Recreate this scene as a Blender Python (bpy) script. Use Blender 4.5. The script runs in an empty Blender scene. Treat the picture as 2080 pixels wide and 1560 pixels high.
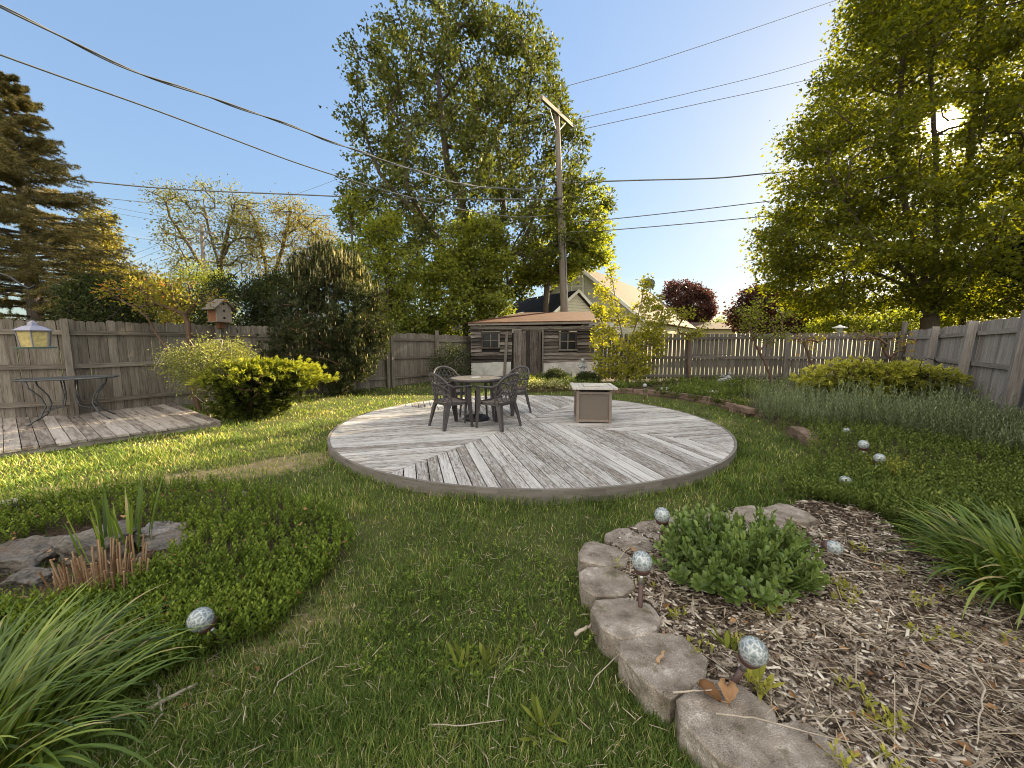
import bpy, bmesh, math, random
import numpy as np
from mathutils import Vector, Matrix
random.seed(7)
RS = np.random.RandomState
sc = bpy.context.scene
COL = sc.collection

# ------------------------------------------------------------------ camera
F = 784.0; TILT = math.radians(6.42); EYE = 1.5
CT, ST = math.cos(TILT), math.sin(TILT)
cam_d = bpy.data.cameras.new('camera'); cam = bpy.data.objects.new('camera', cam_d); COL.objects.link(cam)
cam.location = (0, 0, EYE); cam.rotation_euler = (math.pi/2 - TILT, 0, 0)
cam_d.sensor_width = 36; cam_d.lens = 36*F/2080; cam_d.clip_start = 0.05; cam_d.clip_end = 3000
sc.camera = cam

def ray(px, py):
    u = (px-1040)/F; v = (780-py)/F
    return (u, CT + v*ST, -ST + v*CT)
def G(px, py, z=0.0):
    r = ray(px, py); s = (z-EYE)/r[2]
    return (r[0]*s, r[1]*s)
def V(px, py, Y):
    r = ray(px, py); s = Y/r[1]
    return (r[0]*s, Y, EYE + r[2]*s)
def Gz(px, py, z=0.0):
    g = G(px, py, z); return (g[0], g[1], z)

# ------------------------------------------------------------------ sky + sun
sd = Vector(ray(1915, 250)).normalized()
SUN_EL = math.asin(sd.z); SUN_AZ = math.atan2(sd.x, sd.y)
W = bpy.data.worlds.new('World'); sc.world = W; W.use_nodes = True
nt = W.node_tree; nt.nodes.clear()
wo = nt.nodes.new('ShaderNodeOutputWorld'); bg = nt.nodes.new('ShaderNodeBackground')
sky = nt.nodes.new('ShaderNodeTexSky'); sky.sky_type = 'NISHITA'; sky.sun_disc = False
sky.sun_elevation = SUN_EL; sky.sun_rotation = SUN_AZ
sky.altitude = 200; sky.air_density = 1.0; sky.dust_density = 0.7; sky.ozone_density = 2.2
bg.inputs['Strength'].default_value = 0.077
tc = nt.nodes.new('ShaderNodeTexCoord')
dt = nt.nodes.new('ShaderNodeVectorMath'); dt.operation = 'DOT_PRODUCT'; dt.inputs[1].default_value = sd
nt.links.new(tc.outputs['Generated'], dt.inputs[0])
def wmath(op, a, b=None):
    n = nt.nodes.new('ShaderNodeMath'); n.operation = op
    for i, v in enumerate((a, b)):
        if v is None: continue
        if isinstance(v, (int, float)): n.inputs[i].default_value = v
        else: nt.links.new(v, n.inputs[i])
    return n.outputs[0]
mx = wmath('MAXIMUM', dt.outputs['Value'], 0.0)
core = wmath('MULTIPLY', wmath('GREATER_THAN', mx, math.cos(math.radians(1.5))), 90.0)
glow = wmath('MULTIPLY', wmath('POWER', mx, 900.0), 10.0)
glow2 = wmath('MULTIPLY', wmath('POWER', mx, 40.0), .13)
tot = wmath('ADD', wmath('ADD', core, glow), glow2)
# thin wisps of cloud low over the houses
mp = nt.nodes.new('ShaderNodeMapping'); mp.inputs['Scale'].default_value = (3, 3, 14)
nz_ = nt.nodes.new('ShaderNodeTexNoise'); nz_.inputs['Scale'].default_value = 1.6; nz_.inputs['Detail'].default_value = 7
nt.links.new(tc.outputs['Generated'], mp.inputs[0]); nt.links.new(mp.outputs[0], nz_.inputs['Vector'])
rp = nt.nodes.new('ShaderNodeValToRGB'); rp.color_ramp.elements[0].position = .56; rp.color_ramp.elements[1].position = .8
nt.links.new(nz_.outputs[0], rp.inputs[0])
cl = nt.nodes.new('ShaderNodeMix'); cl.data_type = 'RGBA'
sep = nt.nodes.new('ShaderNodeSeparateXYZ'); nt.links.new(tc.outputs['Generated'], sep.inputs[0])
low = nt.nodes.new('ShaderNodeMapRange'); low.inputs[1].default_value = .32; low.inputs[2].default_value = .04; low.inputs[3].default_value = 0; low.inputs[4].default_value = .75
nt.links.new(sep.outputs[2], low.inputs[0])
nt.links.new(wmath('MULTIPLY', rp.outputs[0], low.outputs[0]), cl.inputs[0])
# soften the span of the sky and pale it a little, as thin high haze does
lum = nt.nodes.new('ShaderNodeVectorMath'); lum.operation = 'DOT_PRODUCT'; lum.inputs[1].default_value = (.25, .6, .15); nt.links.new(sky.outputs[0], lum.inputs[0])
scl = wmath('POWER', wmath('MAXIMUM', lum.outputs['Value'], .05), -.58)
sk = nt.nodes.new('ShaderNodeVectorMath'); sk.operation = 'SCALE'; nt.links.new(sky.outputs[0], sk.inputs[0]); nt.links.new(scl, sk.inputs['Scale'])
hs = nt.nodes.new('ShaderNodeHueSaturation'); hs.inputs['Saturation'].default_value = .87; hs.inputs['Hue'].default_value = .497; nt.links.new(sk.outputs[0], hs.inputs['Color'])
tn = nt.nodes.new('ShaderNodeMix'); tn.data_type = 'RGBA'; tn.blend_type = 'MULTIPLY'; tn.inputs[0].default_value = 1; tn.inputs[7].default_value = (.87, .92, .955, 1); nt.links.new(hs.outputs[0], tn.inputs[6])
nt.links.new(tn.outputs[2], cl.inputs[6]); cl.inputs[7].default_value = (2.6, 2.6, 2.55, 1)
# unseen bank of bright cloud added behind and above the camera as fill light
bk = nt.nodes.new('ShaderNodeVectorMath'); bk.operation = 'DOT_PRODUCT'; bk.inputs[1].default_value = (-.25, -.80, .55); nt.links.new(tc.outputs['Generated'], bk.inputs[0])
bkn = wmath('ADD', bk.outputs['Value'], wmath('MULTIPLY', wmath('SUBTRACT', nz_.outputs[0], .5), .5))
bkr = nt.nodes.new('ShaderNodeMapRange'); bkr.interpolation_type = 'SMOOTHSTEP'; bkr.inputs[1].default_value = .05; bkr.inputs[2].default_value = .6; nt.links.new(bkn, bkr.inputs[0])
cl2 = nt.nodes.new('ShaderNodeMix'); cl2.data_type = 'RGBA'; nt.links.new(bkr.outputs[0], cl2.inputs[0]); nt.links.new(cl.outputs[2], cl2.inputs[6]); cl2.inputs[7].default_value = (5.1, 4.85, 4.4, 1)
em = nt.nodes.new('ShaderNodeVectorMath'); em.operation = 'SCALE'; em.inputs[0].default_value = (1.0, .78, .46)
nt.links.new(tot, em.inputs['Scale'])
ad = nt.nodes.new('ShaderNodeVectorMath'); ad.operation = 'ADD'
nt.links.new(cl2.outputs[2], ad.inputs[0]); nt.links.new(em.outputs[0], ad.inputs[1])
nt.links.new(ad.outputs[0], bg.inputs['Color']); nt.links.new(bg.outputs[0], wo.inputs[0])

sl = bpy.data.lights.new('sun', 'SUN'); sl.energy = 5.0; sl.angle = math.radians(0.6); sl.color = (1.0, .83, .54)
so = bpy.data.objects.new('sun', sl); COL.objects.link(so)
so.rotation_euler = (-sd).to_track_quat('-Z', 'Y').to_euler(); so.location = (20, 20, 30)
sc.view_settings.view_transform = 'Standard'; sc.view_settings.look = 'None'
sc.view_settings.exposure = 2.42; sc.view_settings.gamma = 1
sc.render.engine = 'CYCLES'
sc.cycles.max_bounces = 6; sc.cycles.diffuse_bounces = 3; sc.cycles.glossy_bounces = 3
sc.cycles.transmission_bounces = 5; sc.cycles.transparent_max_bounces = 8
sc.cycles.sample_clamp_indirect = 6; sc.cycles.use_denoising = True
sc.cycles.filter_width = 1.0; sc.cycles.denoising_prefilter = 'ACCURATE'; sc.cycles.denoising_input_passes = 'RGB_ALBEDO_NORMAL'
sc.cycles.caustics_reflective = False; sc.cycles.caustics_refractive = False

# ------------------------------------------------------------------ materials
def newmat(name):
    m = bpy.data.materials.new(name); m.use_nodes = True
    t = m.node_tree; t.nodes.clear(); o = t.nodes.new('ShaderNodeOutputMaterial')
    return m, t, o
class NT:
    def __init__(s, t): s.t = t
    def n(s, ty, **k):
        nd = s.t.nodes.new(ty)
        for a, b in k.items(): setattr(nd, a, b)
        return nd
    def l(s, a, b): s.t.links.new(a, b)
    def attr(s, name):
        return s.n('ShaderNodeAttribute', attribute_name=name)
    def noise(s, vec, scale, detail=4, rough=.6, mscale=None):
        if mscale is not None:
            m = s.n('ShaderNodeMapping'); m.inputs['Scale'].default_value = mscale; s.l(vec, m.inputs[0]); vec = m.outputs[0]
        x = s.n('ShaderNodeTexNoise'); x.inputs['Scale'].default_value = scale; x.inputs['Detail'].default_value = detail
        x.inputs['Roughness'].default_value = rough; s.l(vec, x.inputs['Vector']); return x.outputs[0]
    def ramp(s, fac, stops, interp='LINEAR'):
        r = s.n('ShaderNodeValToRGB'); e = r.color_ramp.elements; r.color_ramp.interpolation = interp
        while len(e) < len(stops): e.new(.5)
        for i, (p, c) in enumerate(stops):
            e[i].position = p
            if not hasattr(c, '__len__'): c = (c, c, c)
            e[i].color = (*c, 1)
        s.l(fac, r.inputs[0]); return r.outputs[0]
    def mix(s, f, a, b, mode='MIX'):
        m = s.n('ShaderNodeMix', data_type='RGBA', blend_type=mode)
        for i, v in ((0, f), (6, a), (7, b)):
            if isinstance(v, (int, float)): m.inputs[i].default_value = v
            elif isinstance(v, tuple): m.inputs[i].default_value = (*v, 1)
            else: s.l(v, m.inputs[i])
        return m.outputs[2]
    def math(s, op, a, b=0.0):
        m = s.n('ShaderNodeMath', operation=op)
        for i, v in enumerate((a, b)):
            if isinstance(v, (int, float)): m.inputs[i].default_value = v
            else: s.l(v, m.inputs[i])
        return m.outputs[0]
    def pbsdf(s, col, rough=.6, bump=None, bstr=.3, bdist=.01, metal=0, spec=.5, **k):
        p = s.n('ShaderNodeBsdfPrincipled')
        if isinstance(col, tuple): p.inputs['Base Color'].default_value = (*col, 1)
        else: s.l(col, p.inputs['Base Color'])
        if isinstance(rough, (int, float)): p.inputs['Roughness'].default_value = rough
        else: s.l(rough, p.inputs['Roughness'])
        p.inputs['Metallic'].default_value = metal; p.inputs['Specular IOR Level'].default_value = spec
        for a, b in k.items(): p.inputs[a].default_value = b
        if bump is not None:
            bm = s.n('ShaderNodeBump'); bm.inputs['Strength'].default_value = bstr; bm.inputs['Distance'].default_value = bdist
            s.l(bump, bm.inputs['Height']); s.l(bm.outputs[0], p.inputs['Normal'])
        return p.outputs[0]

def deck_mat():
    m, t, o = newmat('peeling_deck_paint'); q = NT(t)
    bc = q.attr('bc').outputs['Vector']; rnd = q.attr('rnd').outputs['Fac']
    grain = q.noise(bc, 1.0, 5, .7, (2.2, 60, 60)); peel = q.noise(bc, 1.0, 8, .78, (10, 44, 44)); wear = q.noise(bc, 1.0, 4, .6, (1.1, 3.5, 3.5)); crack = q.noise(bc, 1.0, 3, .5, (.9, 75, 75))
    wood = q.ramp(grain, [(.3, (.10, .082, .068)), (.55, (.27, .235, .205)), (.75, (.42, .385, .35))])
    paint = q.ramp(grain, [(.3, (.33, .315, .30)), (.6, (.56, .545, .53))])
    f = q.math('ADD', q.math('ADD', peel, q.math('MULTIPLY', q.math('SUBTRACT', wear, .5), .5)), q.math('MULTIPLY', q.math('SUBTRACT', rnd, .5), .10))
    c = q.mix(q.ramp(f, [(.40, 0.), (.53, 1.)]), wood, paint)
    c = q.mix(q.math('MULTIPLY', q.ramp(crack, [(.62, 0.), (.68, 1.)]), .75), c, (.05, .038, .03))
    c = q.mix(1.0, c, q.ramp(rnd, [(0., .78), (1., 1.)]), 'MULTIPLY')
    q.l(q.pbsdf(c, .8, f, .7, .004, spec=.2), o.inputs[0]); return m
def leaf_mat(name, stops, trans=.4, tcol=(1.2, 1.12, .32), rough=.6, spec=.12, clump=.8, cvar=.35):
    m, t, o = newmat(name); q = NT(t)
    rnd = q.attr('rnd').outputs['Fac']
    geo = q.n('ShaderNodeNewGeometry')
    nz = q.noise(geo.outputs['Position'], clump, 2)
    f = q.math('ADD', rnd, q.math('MULTIPLY', q.math('SUBTRACT', nz, .5), cvar*2))
    c = q.ramp(f, stops)
    tc_ = q.mix(1.0, c, tcol, 'MULTIPLY')
    d = q.pbsdf(c, rough, spec=spec)
    tr = q.n('ShaderNodeBsdfTranslucent'); q.l(tc_, tr.inputs[0])
    mxs = q.n('ShaderNodeMixShader'); mxs.inputs[0].default_value = trans
    q.l(d, mxs.inputs[1]); q.l(tr.outputs[0], mxs.inputs[2]); q.l(mxs.outputs[0], o.inputs[0])
    return m

def wood_mat(name, stops, across=38, along=2.2, rough=.8, stain=None, stainpos=(.52, .66), bstr=.5, knots=True, bdist=.004, vary=.5, sfreq=1.6):
    m, t, o = newmat(name); q = NT(t)
    bc = q.attr('bc').outputs['Vector']; rnd = q.attr('rnd').outputs['Fac']
    g1 = q.noise(bc, 1.0, 6, .65, (along, across, across))
    g2 = q.noise(bc, 1.0, 3, .6, (along*4, across*3, across*3))
    f = q.math('ADD', q.math('MULTIPLY', g1, .75), q.math('MULTIPLY', g2, .25))
    f = q.math('ADD', f, q.math('MULTIPLY', q.math('SUBTRACT', rnd, .5), vary*.4))
    c = q.ramp(f, stops)
    if stain is not None:
        s1 = q.noise(bc, 1.0, 7, .72, (sfreq, sfreq*9, sfreq*9))
        sf = q.ramp(s1, [(stainpos[0], 0.), (stainpos[1], 1.)])
        c = q.mix(sf, c, stain)
    if knots:
        vo = q.n('ShaderNodeTexVoronoi'); mp_ = q.n('ShaderNodeMapping'); mp_.inputs['Scale'].default_value = (2.4, 8, 8)
        q.l(bc, mp_.inputs[0]); q.l(mp_.outputs[0], vo.inputs['Vector'])
        kf = q.ramp(vo.outputs['Distance'], [(.05, 1.), (.13, 0.)])
        c = q.mix(q.math('MULTIPLY', kf, .75), c, (.05, .035, .025))
    q.l(q.pbsdf(c, rough, g1, bstr, bdist, spec=.2), o.inputs[0])
    return m

def stone_mat(name, stops, scale=6, fine=90, bstr=.6, bdist=.01, rough=.9, obj=True, moss=None):
    m, t, o = newmat(name); q = NT(t)
    co = q.n('ShaderNodeNewGeometry').outputs['Position'] 
    a = q.noise(co, scale, 6, .6); b = q.noise(co, fine, 3, .6)
    f = q.math('ADD', q.math('MULTIPLY', a, .55), q.math('MULTIPLY', b, .45))
    c = q.ramp(f, stops)
    if moss:
        mf = q.ramp(q.noise(co, scale*.8, 5, .7), [(.55, 0.), (.68, .8)]); c = q.mix(mf, c, moss)
    q.l(q.pbsdf(c, rough, f, bstr, bdist, spec=.2), o.inputs[0])
    return m
def plain_mat(name, col, rough=.5, metal=0, var=.15, scale=8, bstr=.15, spec=.5, fine=None, **k):
    m, t, o = newmat(name); q = NT(t)
    co = q.n('ShaderNodeNewGeometry').outputs['Position']
    a = q.noise(co, scale, 5, .65)
    lo = tuple(x*(1-var) for x in col); hi = tuple(min(1, x*(1+var)) for x in col)
    c = q.ramp(a, [(.3, lo), (.7, hi)])
    b = q.noise(co, fine or scale*12, 3)
    q.l(q.pbsdf(c, rough, b, bstr, .003, metal=metal, spec=spec, **k), o.inputs[0])
    return m

M = {}
M['fence'] = wood_mat('fence_wood', [(.25, (.06, .05, .04)), (.5, (.165, .143, .118)), (.8, (.30, .27, .23))], stain=(.07, .052, .035), stainpos=(.54, .75), vary=.45)
M['fence_b'] = wood_mat('picket_wood', [(.25, (.05, .043, .038)), (.5, (.125, .11, .098)), (.8, (.23, .21, .19))], stain=(.06, .045, .035), stainpos=(.54, .75), vary=.5)  # darker copy of the fence wood, back fence shade put into the colour
M['fence_r'] = wood_mat('fence_wood_grey', [(.25, (.12, .105, .095)), (.5, (.25, .225, .205)), (.8, (.42, .39, .36))], stain=(.13, .11, .09), stainpos=(.56, .8), vary=.6)
M['deck'] = wood_mat('painted_deck_wood', [(.28, (.13, .10, .08)), (.42, (.33, .29, .26)), (.56, (.56, .52, .49)), (.85, (.74, .71, .69))], across=34, along=1.4, stain=(.11, .08, .06), stainpos=(.56, .70), vary=.5, sfreq=1.7)
M['deck2'] = wood_mat('weathered_deck_wood', [(.3, (.12, .10, .085)), (.5, (.31, .27, .235)), (.8, (.50, .45, .41))], across=18, stain=(.10, .07, .055), stainpos=(.55, .66), vary=.7)
M['rim'] = wood_mat('rim_wood', [(.3, (.09, .078, .066)), (.7, (.22, .20, .18))], across=20, along=1)
M['shed'] = wood_mat('old_shed_board', [(.3, (.022, .018, .016)), (.5, (.07, .059, .051)), (.75, (.20, .175, .155))], across=30, stain=(.03, .021, .017), stainpos=(.52, .66), vary=1.1)
M['shed_l'] = wood_mat('bleached_shed_board', [(.3, (.07, .058, .048)), (.7, (.24, .21, .185))], across=30)
M['pole'] = wood_mat('pole_wood', [(.3, (.09, .075, .06)), (.7, (.30, .265, .22))], across=20, along=.6, stain=(.08, .06, .045), stainpos=(.5, .7))
M['bird'] = wood_mat('birdhouse_wood', [(.3, (.14, .11, .085)), (.7, (.34, .29, .24))], across=30)
M['bird_r'] = wood_mat('reddish_wood', [(.3, (.12, .05, .025)), (.7, (.30, .14, .07))], across=30)
M['bark'] = wood_mat('bark', [(.3, (.035, .026, .02)), (.7, (.13, .105, .08))], across=14, along=5, bstr=1, bdist=.02, knots=False)
M['bark_g'] = wood_mat('grey_bark', [(.3, (.07, .055, .045)), (.7, (.24, .20, .165))], across=14, along=5, bstr=1, bdist=.02, knots=False)
M['bark_r'] = wood_mat('red_bark', [(.3, (.05, .03, .022)), (.7, (.19, .12, .085))], across=14, along=5, bstr=1, bdist=.01, knots=False)
M['conc'] = stone_mat('whitewashed_concrete', [(.3, (.20, .19, .18)), (.5, (.42, .41, .39)), (.7, (.58, .57, .55))], 3, 40, .5)
M['paver'] = stone_mat('split_concrete_block', [(.36, (.07, .056, .045)), (.48, (.22, .185, .15)), (.56, (.30, .26, .22)), (.66, (.58, .53, .47))], 9, 210, 1, .007, moss=(.10, .09, .05))
M['paver2'] = stone_mat('red_brown_block', [(.3, (.07, .045, .035)), (.5, (.17, .115, .09)), (.7, (.27, .20, .16))], 4, 60, .9, .012, moss=(.06, .07, .03))
M['rock'] = stone_mat('field_rock', [(.35, (.09, .08, .075)), (.5, (.22, .20, .185)), (.7, (.36, .33, .30))], 5, 50, 1, .02, moss=(.16, .10, .07))
M['statue'] = stone_mat('cast_stone', [(.3, (.14, .15, .16)), (.7, (.42, .43, .44))], 12, 80, .5, .01)
M['chair'] = plain_mat('charcoal_resin', (.055, .048, .047), .42, var=.25, scale=20)
M['chair_s'] = plain_mat('dusty_resin', (.12, .10, .09), .6, var=.3, scale=14)
M['black'] = plain_mat('black_metal', (.03, .03, .032), .4, metal=.5)
M['dkmetal'] = plain_mat('weathered_metal', (.07, .075, .08), .5, metal=.4, var=.4)
M['wire'] = plain_mat('cable_sheath', (.15, .15, .155), .3)
M['wire_l'] = plain_mat('bare_cable', (.22, .22, .23), .4, metal=.5)
M['tabletop'] = plain_mat('sand_tabletop', (.30, .25, .20), .5, var=.3, scale=16)
M['taupe'] = plain_mat('taupe_weave', (.20, .16, .13), .55, var=.15)
M['slat'] = plain_mat('pale_slat', (.46, .44, .40), .5, var=.25, scale=15)
M['white'] = plain_mat('white_trim', (.72, .71, .68), .5, var=.1)
M['dark'] = plain_mat('dark_interior', (.015, .014, .013), .8)
M['lav'] = plain_mat('lavender_roof', (.30, .29, .36), .4, metal=.3)
M['seed'] = plain_mat('seed_filled_plastic', (.55, .43, .18), .35, var=.3, scale=60)
M['green_tray'] = plain_mat('green_tray', (.12, .17, .14), .5)

def siding_mat(name, col, scale=6.0, dark=.4):
    m, t, o = newmat(name); q = NT(t)
    co = q.n('ShaderNodeNewGeometry').outputs['Position']; s = q.n('ShaderNodeSeparateXYZ'); q.l(co, s.inputs[0])
    f = q.math('FRACT', q.math('MULTIPLY', s.outputs[2], scale))
    n = q.noise(co, 3, 4)
    base = q.ramp(n, [(.3, tuple(x*.88 for x in col)), (.7, col)])
    c = q.mix(q.ramp(f, [(0., 1.), (.2, 0.)]), base, tuple(x*dark for x in col))
    q.l(q.pbsdf(c, .5, f, .9, .025), o.inputs[0]); return m
M['siding'] = siding_mat('pale_siding', (.60, .58, .50))
M['siding_y'] = siding_mat('cream_siding', (.70, .62, .45))
M['siding_w'] = siding_mat('white_siding', (.72, .72, .70))
def shingle(name, c1, c2):
    m, t, o = newmat(name); q = NT(t)
    bc = q.attr('bc').outputs['Vector']
    b = q.n('ShaderNodeTexBrick'); b.inputs['Scale'].default_value = 3.2; b.inputs['Color1'].default_value = (*c1, 1); b.inputs['Color2'].default_value = (*c2, 1)
    b.inputs['Mortar'].default_value = (*[x*.45 for x in c1], 1); b.inputs['Mortar Size'].default_value = .03; b.inputs['Brick Width'].default_value = .9; b.inputs['Row Height'].default_value = .42
    q.l(bc, b.inputs['Vector']); n = q.noise(bc, 2.5, 5)
    c = q.mix(.5, b.outputs[0], q.ramp(n, [(.3, tuple(x*.6 for x in c1)), (.7, tuple(x*1.25 for x in c2))]))
    q.l(q.pbsdf(c, .9, b.outputs[1], .4, .02, spec=.1), o.inputs[0]); return m
M['shingle'] = shingle('brown_shingle', (.085, .060, .044), (.12, .088, .066))
M['shingle_d'] = shingle('dark_shingle', (.022, .022, .028), (.045, .045, .055))
def rust():
    m, t, o = newmat('rusted_roofing'); q = NT(t)
    bc = q.attr('bc').outputs['Vector']; a = q.noise(bc, 1.6, 8, .78, (1, 4.5, 1)); b = q.noise(bc, 14, 5)
    c = q.ramp(q.math('ADD', q.math('MULTIPLY', a, .7), q.math('MULTIPLY', b, .3)), [(.36, (.018, .011, .009)), (.47, (.065, .026, .016)), (.56, (.11, .048, .028)), (.68, (.11, .078, .060))])
    q.l(q.pbsdf(c, .85, b, .5, .01, spec=.2), o.inputs[0]); return m
M['rust'] = rust()
def glassy(name, tint=(.05, .06, .07), rough=.04, spec=.8):
    m, t, o = newmat(name); q = NT(t)
    q.l(q.pbsdf(tint, rough, spec=spec), o.inputs[0]); return m
M['glass'] = glassy('window_glass', (.012, .013, .015), .12, .25)
M['glass_l'] = glassy('bright_window_glass', (.30, .30, .28), .05)
def crackle():
    m, t, o = newmat('crackle_glass'); q = NT(t)
    co = q.n('ShaderNodeTexCoord').outputs['Object']
    v = q.n('ShaderNodeTexVoronoi', feature='DISTANCE_TO_EDGE'); v.inputs['Scale'].default_value = 48; q.l(co, v.inputs['Vector'])
    n = q.noise(co, 90, 3)
    e = q.ramp(v.outputs['Distance'], [(.0, .8), (.22, 0.)])
    c = q.mix(e, (.33, .40, .42), (.90, .92, .92))
    c = q.mix(q.ramp(n, [(.52, 0.), (.7, .8)]), c, (.16, .20, .21))
    p = q.n('ShaderNodeBsdfPrincipled'); q.l(c, p.inputs['Base Color']); p.inputs['Roughness'].default_value = .12
    p.inputs['Transmission Weight'].default_value = .45; p.inputs['Metallic'].default_value = .1; p.inputs['IOR'].default_value = 1.45
    b = q.n('ShaderNodeBump'); b.inputs['Strength'].default_value = .8; b.inputs['Distance'].default_value = .003
    q.l(v.outputs['Distance'], b.inputs['Height']); q.l(b.outputs[0], p.inputs['Normal']); q.l(p.outputs[0], o.inputs[0]); return m
M['crackle'] = crackle()
M['steel'] = plain_mat('brushed_steel', (.5, .5, .5), .3, metal=.9, var=.2, scale=40)
M['brown_cap'] = plain_mat('brown_plastic', (.07, .035, .03), .4)
M['deck'] = deck_mat()
M['taupe_p'] = plain_mat('woven_resin', (.135, .11, .088), .6, var=.12, scale=60, bstr=.8, fine=260)
M['rock_d'] = stone_mat('dark_field_rock', [(.35, (.05, .045, .04)), (.5, (.13, .115, .10)), (.7, (.25, .225, .20))], 5, 50, 1, .02, moss=(.13, .08, .05))
# foliage
Gm = leaf_mat
M['lf_maple'] = Gm('silver_maple_leaf', [(0, (.04, .052, .014)), (.5, (.10, .12, .032)), (1, (.21, .22, .07))], .35)
M['lf_right'] = Gm('backlit_maple_leaf', [(0, (.06, .07, .012)), (.5, (.115, .135, .020)), (1, (.24, .24, .035))], .55, (1.6, 1.45, .25))
M['lf_lime'] = Gm('young_maple_leaf', [(0, (.13, .15, .02)), (.5, (.30, .30, .045)), (1, (.46, .43, .09))], .5, (1.3, 1.2, .3))
M['lf_bright'] = Gm('bright_tree_leaf', [(0, (.07, .085, .014)), (.5, (.21, .25, .045)), (1, (.42, .43, .09))], .5)
M['lf_thin'] = Gm('thin_spring_leaf', [(0, (.10, .11, .05)), (.5, (.19, .19, .08)), (1, (.30, .28, .12))], .4)
M['lf_gold'] = Gm('golden_spring_leaf', [(0, (.12, .11, .025)), (.5, (.23, .20, .045)), (1, (.34, .28, .07))], .4)
M['lf_dark'] = Gm('dark_hedge_leaf', [(0, (.018, .026, .009)), (.6, (.045, .06, .02)), (1, (.10, .12, .035))], .2)
M['lf_red'] = Gm('purple_maple_leaf', [(0, (.045, .022, .022)), (.6, (.10, .05, .042)), (1, (.22, .11, .08))], .3, (1.15, .8, .65))
M['lf_spruce'] = Gm('spruce_needle', [(0, (.08, .075, .03)), (.5, (.23, .20, .08)), (1, (.42, .36, .15))], .3, (1.1,1,.6), rough=.7)
M['lf_pine'] = Gm('pine_needle', [(0, (.016, .022, .010)), (.5, (.05, .062, .026)), (1, (.17, .18, .07))], .2)
M['candle'] = Gm('pine_candle', [(0, (.30, .27, .12)), (1, (.60, .52, .28))], .2)
M['lf_junip'] = Gm('golden_juniper', [(0, (.012, .018, .006)), (.4, (.055, .072, .014)), (.75, (.22, .25, .03)), (1, (.42, .43, .06))], .25)
M['lf_junip_r'] = Gm('olive_juniper', [(0, (.03, .036, .01)), (.45, (.20, .215, .035)), (1, (.52, .50, .08))], .2)
M['lf_orange'] = Gm('orange_bud_leaf', [(0, (.14, .15, .03)), (.5, (.27, .25, .05)), (.72, (.40, .26, .07)), (.85, (.5, .18, .06)), (1, (.5, .18, .06))], .5)
M['lf_arch'] = Gm('arching_shrub_leaf', [(0, (.08, .10, .03)), (.6, (.22, .24, .07)), (1, (.50, .48, .24))], .4)
M['lf_sage'] = Gm('grey_sage_leaf', [(0, (.08, .10, .05)), (.5, (.20, .245, .14)), (1, (.40, .45, .29))], .25)
M['lf_cover'] = Gm('ground_cover_leaf', [(0, (.04, .06, .010)), (.45, (.13, .19, .028)), (1, (.30, .37, .06))], .3, clump=2.5)
M['lf_coverr'] = Gm('dull_ground_cover_leaf', [(0, (.04, .06, .014)), (.45, (.115, .16, .035)), (1, (.27, .31, .08))], .3, clump=2.5)
M['lf_sedum'] = Gm('sedum_leaf', [(0, (.06, .10, .022)), (.5, (.15, .22, .055)), (1, (.28, .36, .11))], .22, rough=.38, spec=.4, clump=5)
M['lf_lily'] = Gm('daylily_leaf', [(0, (.035, .065, .010)), (.5, (.12, .185, .03)), (.9, (.26, .33, .06)), (.97, (.30, .34, .08)), (1, (.45, .36, .18))], .35, rough=.4, spec=.4, clump=5)
M['lf_yellow'] = Gm('yellow_green_leaf', [(0, (.20, .21, .03)), (1, (.50, .46, .10))], .35)
M['flower'] = Gm('pale_flower', [(0, (.45, .42, .20)), (1, (.75, .72, .50))], .3)
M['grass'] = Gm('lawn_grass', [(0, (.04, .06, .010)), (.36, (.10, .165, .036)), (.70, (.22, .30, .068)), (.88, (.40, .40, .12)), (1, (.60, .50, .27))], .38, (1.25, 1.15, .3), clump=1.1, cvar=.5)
M['straw'] = Gm('dry_straw', [(0, (.20, .15, .10)), (1, (.55, .47, .35))], .15, clump=3)
M['chips'] = Gm('bark_chips', [(0, (.02, .014, .011)), (.33, (.10, .072, .050)), (.68, (.33, .275, .22)), (1, (.74, .675, .58))], .0, clump=3, cvar=.3)
M['reed'] = Gm('cut_reed', [(0, (.14, .075, .035)), (1, (.42, .28, .17))], .1)
M['deadleaf'] = Gm('dead_leaf', [(0, (.16, .08, .035)), (1, (.42, .25, .13))], .2)
# ------------------------------------------------------------------ mesh helpers
def make_mesh(name, verts, faces=None, bc=None, rnd=None, mat=None, quads=None, tris=None, smooth=False):
    me = bpy.data.meshes.new(name)
    if faces is not None:
        me.from_pydata([tuple(v) for v in verts], [], faces)
    else:
        v = np.asarray(verts, dtype=np.float32).reshape(-1, 3); me.vertices.add(len(v)); me.vertices.foreach_set('co', v.ravel())
        fs = quads if quads is not None else tris; k = 4 if quads is not None else 3
        fs = np.asarray(fs, dtype=np.int32).reshape(-1, k)
        me.loops.add(fs.size); me.loops.foreach_set('vertex_index', fs.ravel())
        me.polygons.add(len(fs)); me.polygons.foreach_set('loop_start', np.arange(0, fs.size, k, dtype=np.int32))
        me.update(calc_edges=True)
    n = len(me.vertices)
    if rnd is not None:
        a = me.attributes.new('rnd', 'FLOAT', 'POINT'); a.data.foreach_set('value', np.asarray(rnd, dtype=np.float32).ravel())
    if bc is not None:
        a = me.attributes.new('bc', 'FLOAT_VECTOR', 'POINT'); a.data.foreach_set('vector', np.asarray(bc, dtype=np.float32).ravel())
    if smooth: me.polygons.foreach_set('use_smooth', np.ones(len(me.polygons), dtype=bool))
    if mat: me.materials.append(mat)
    return me
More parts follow.
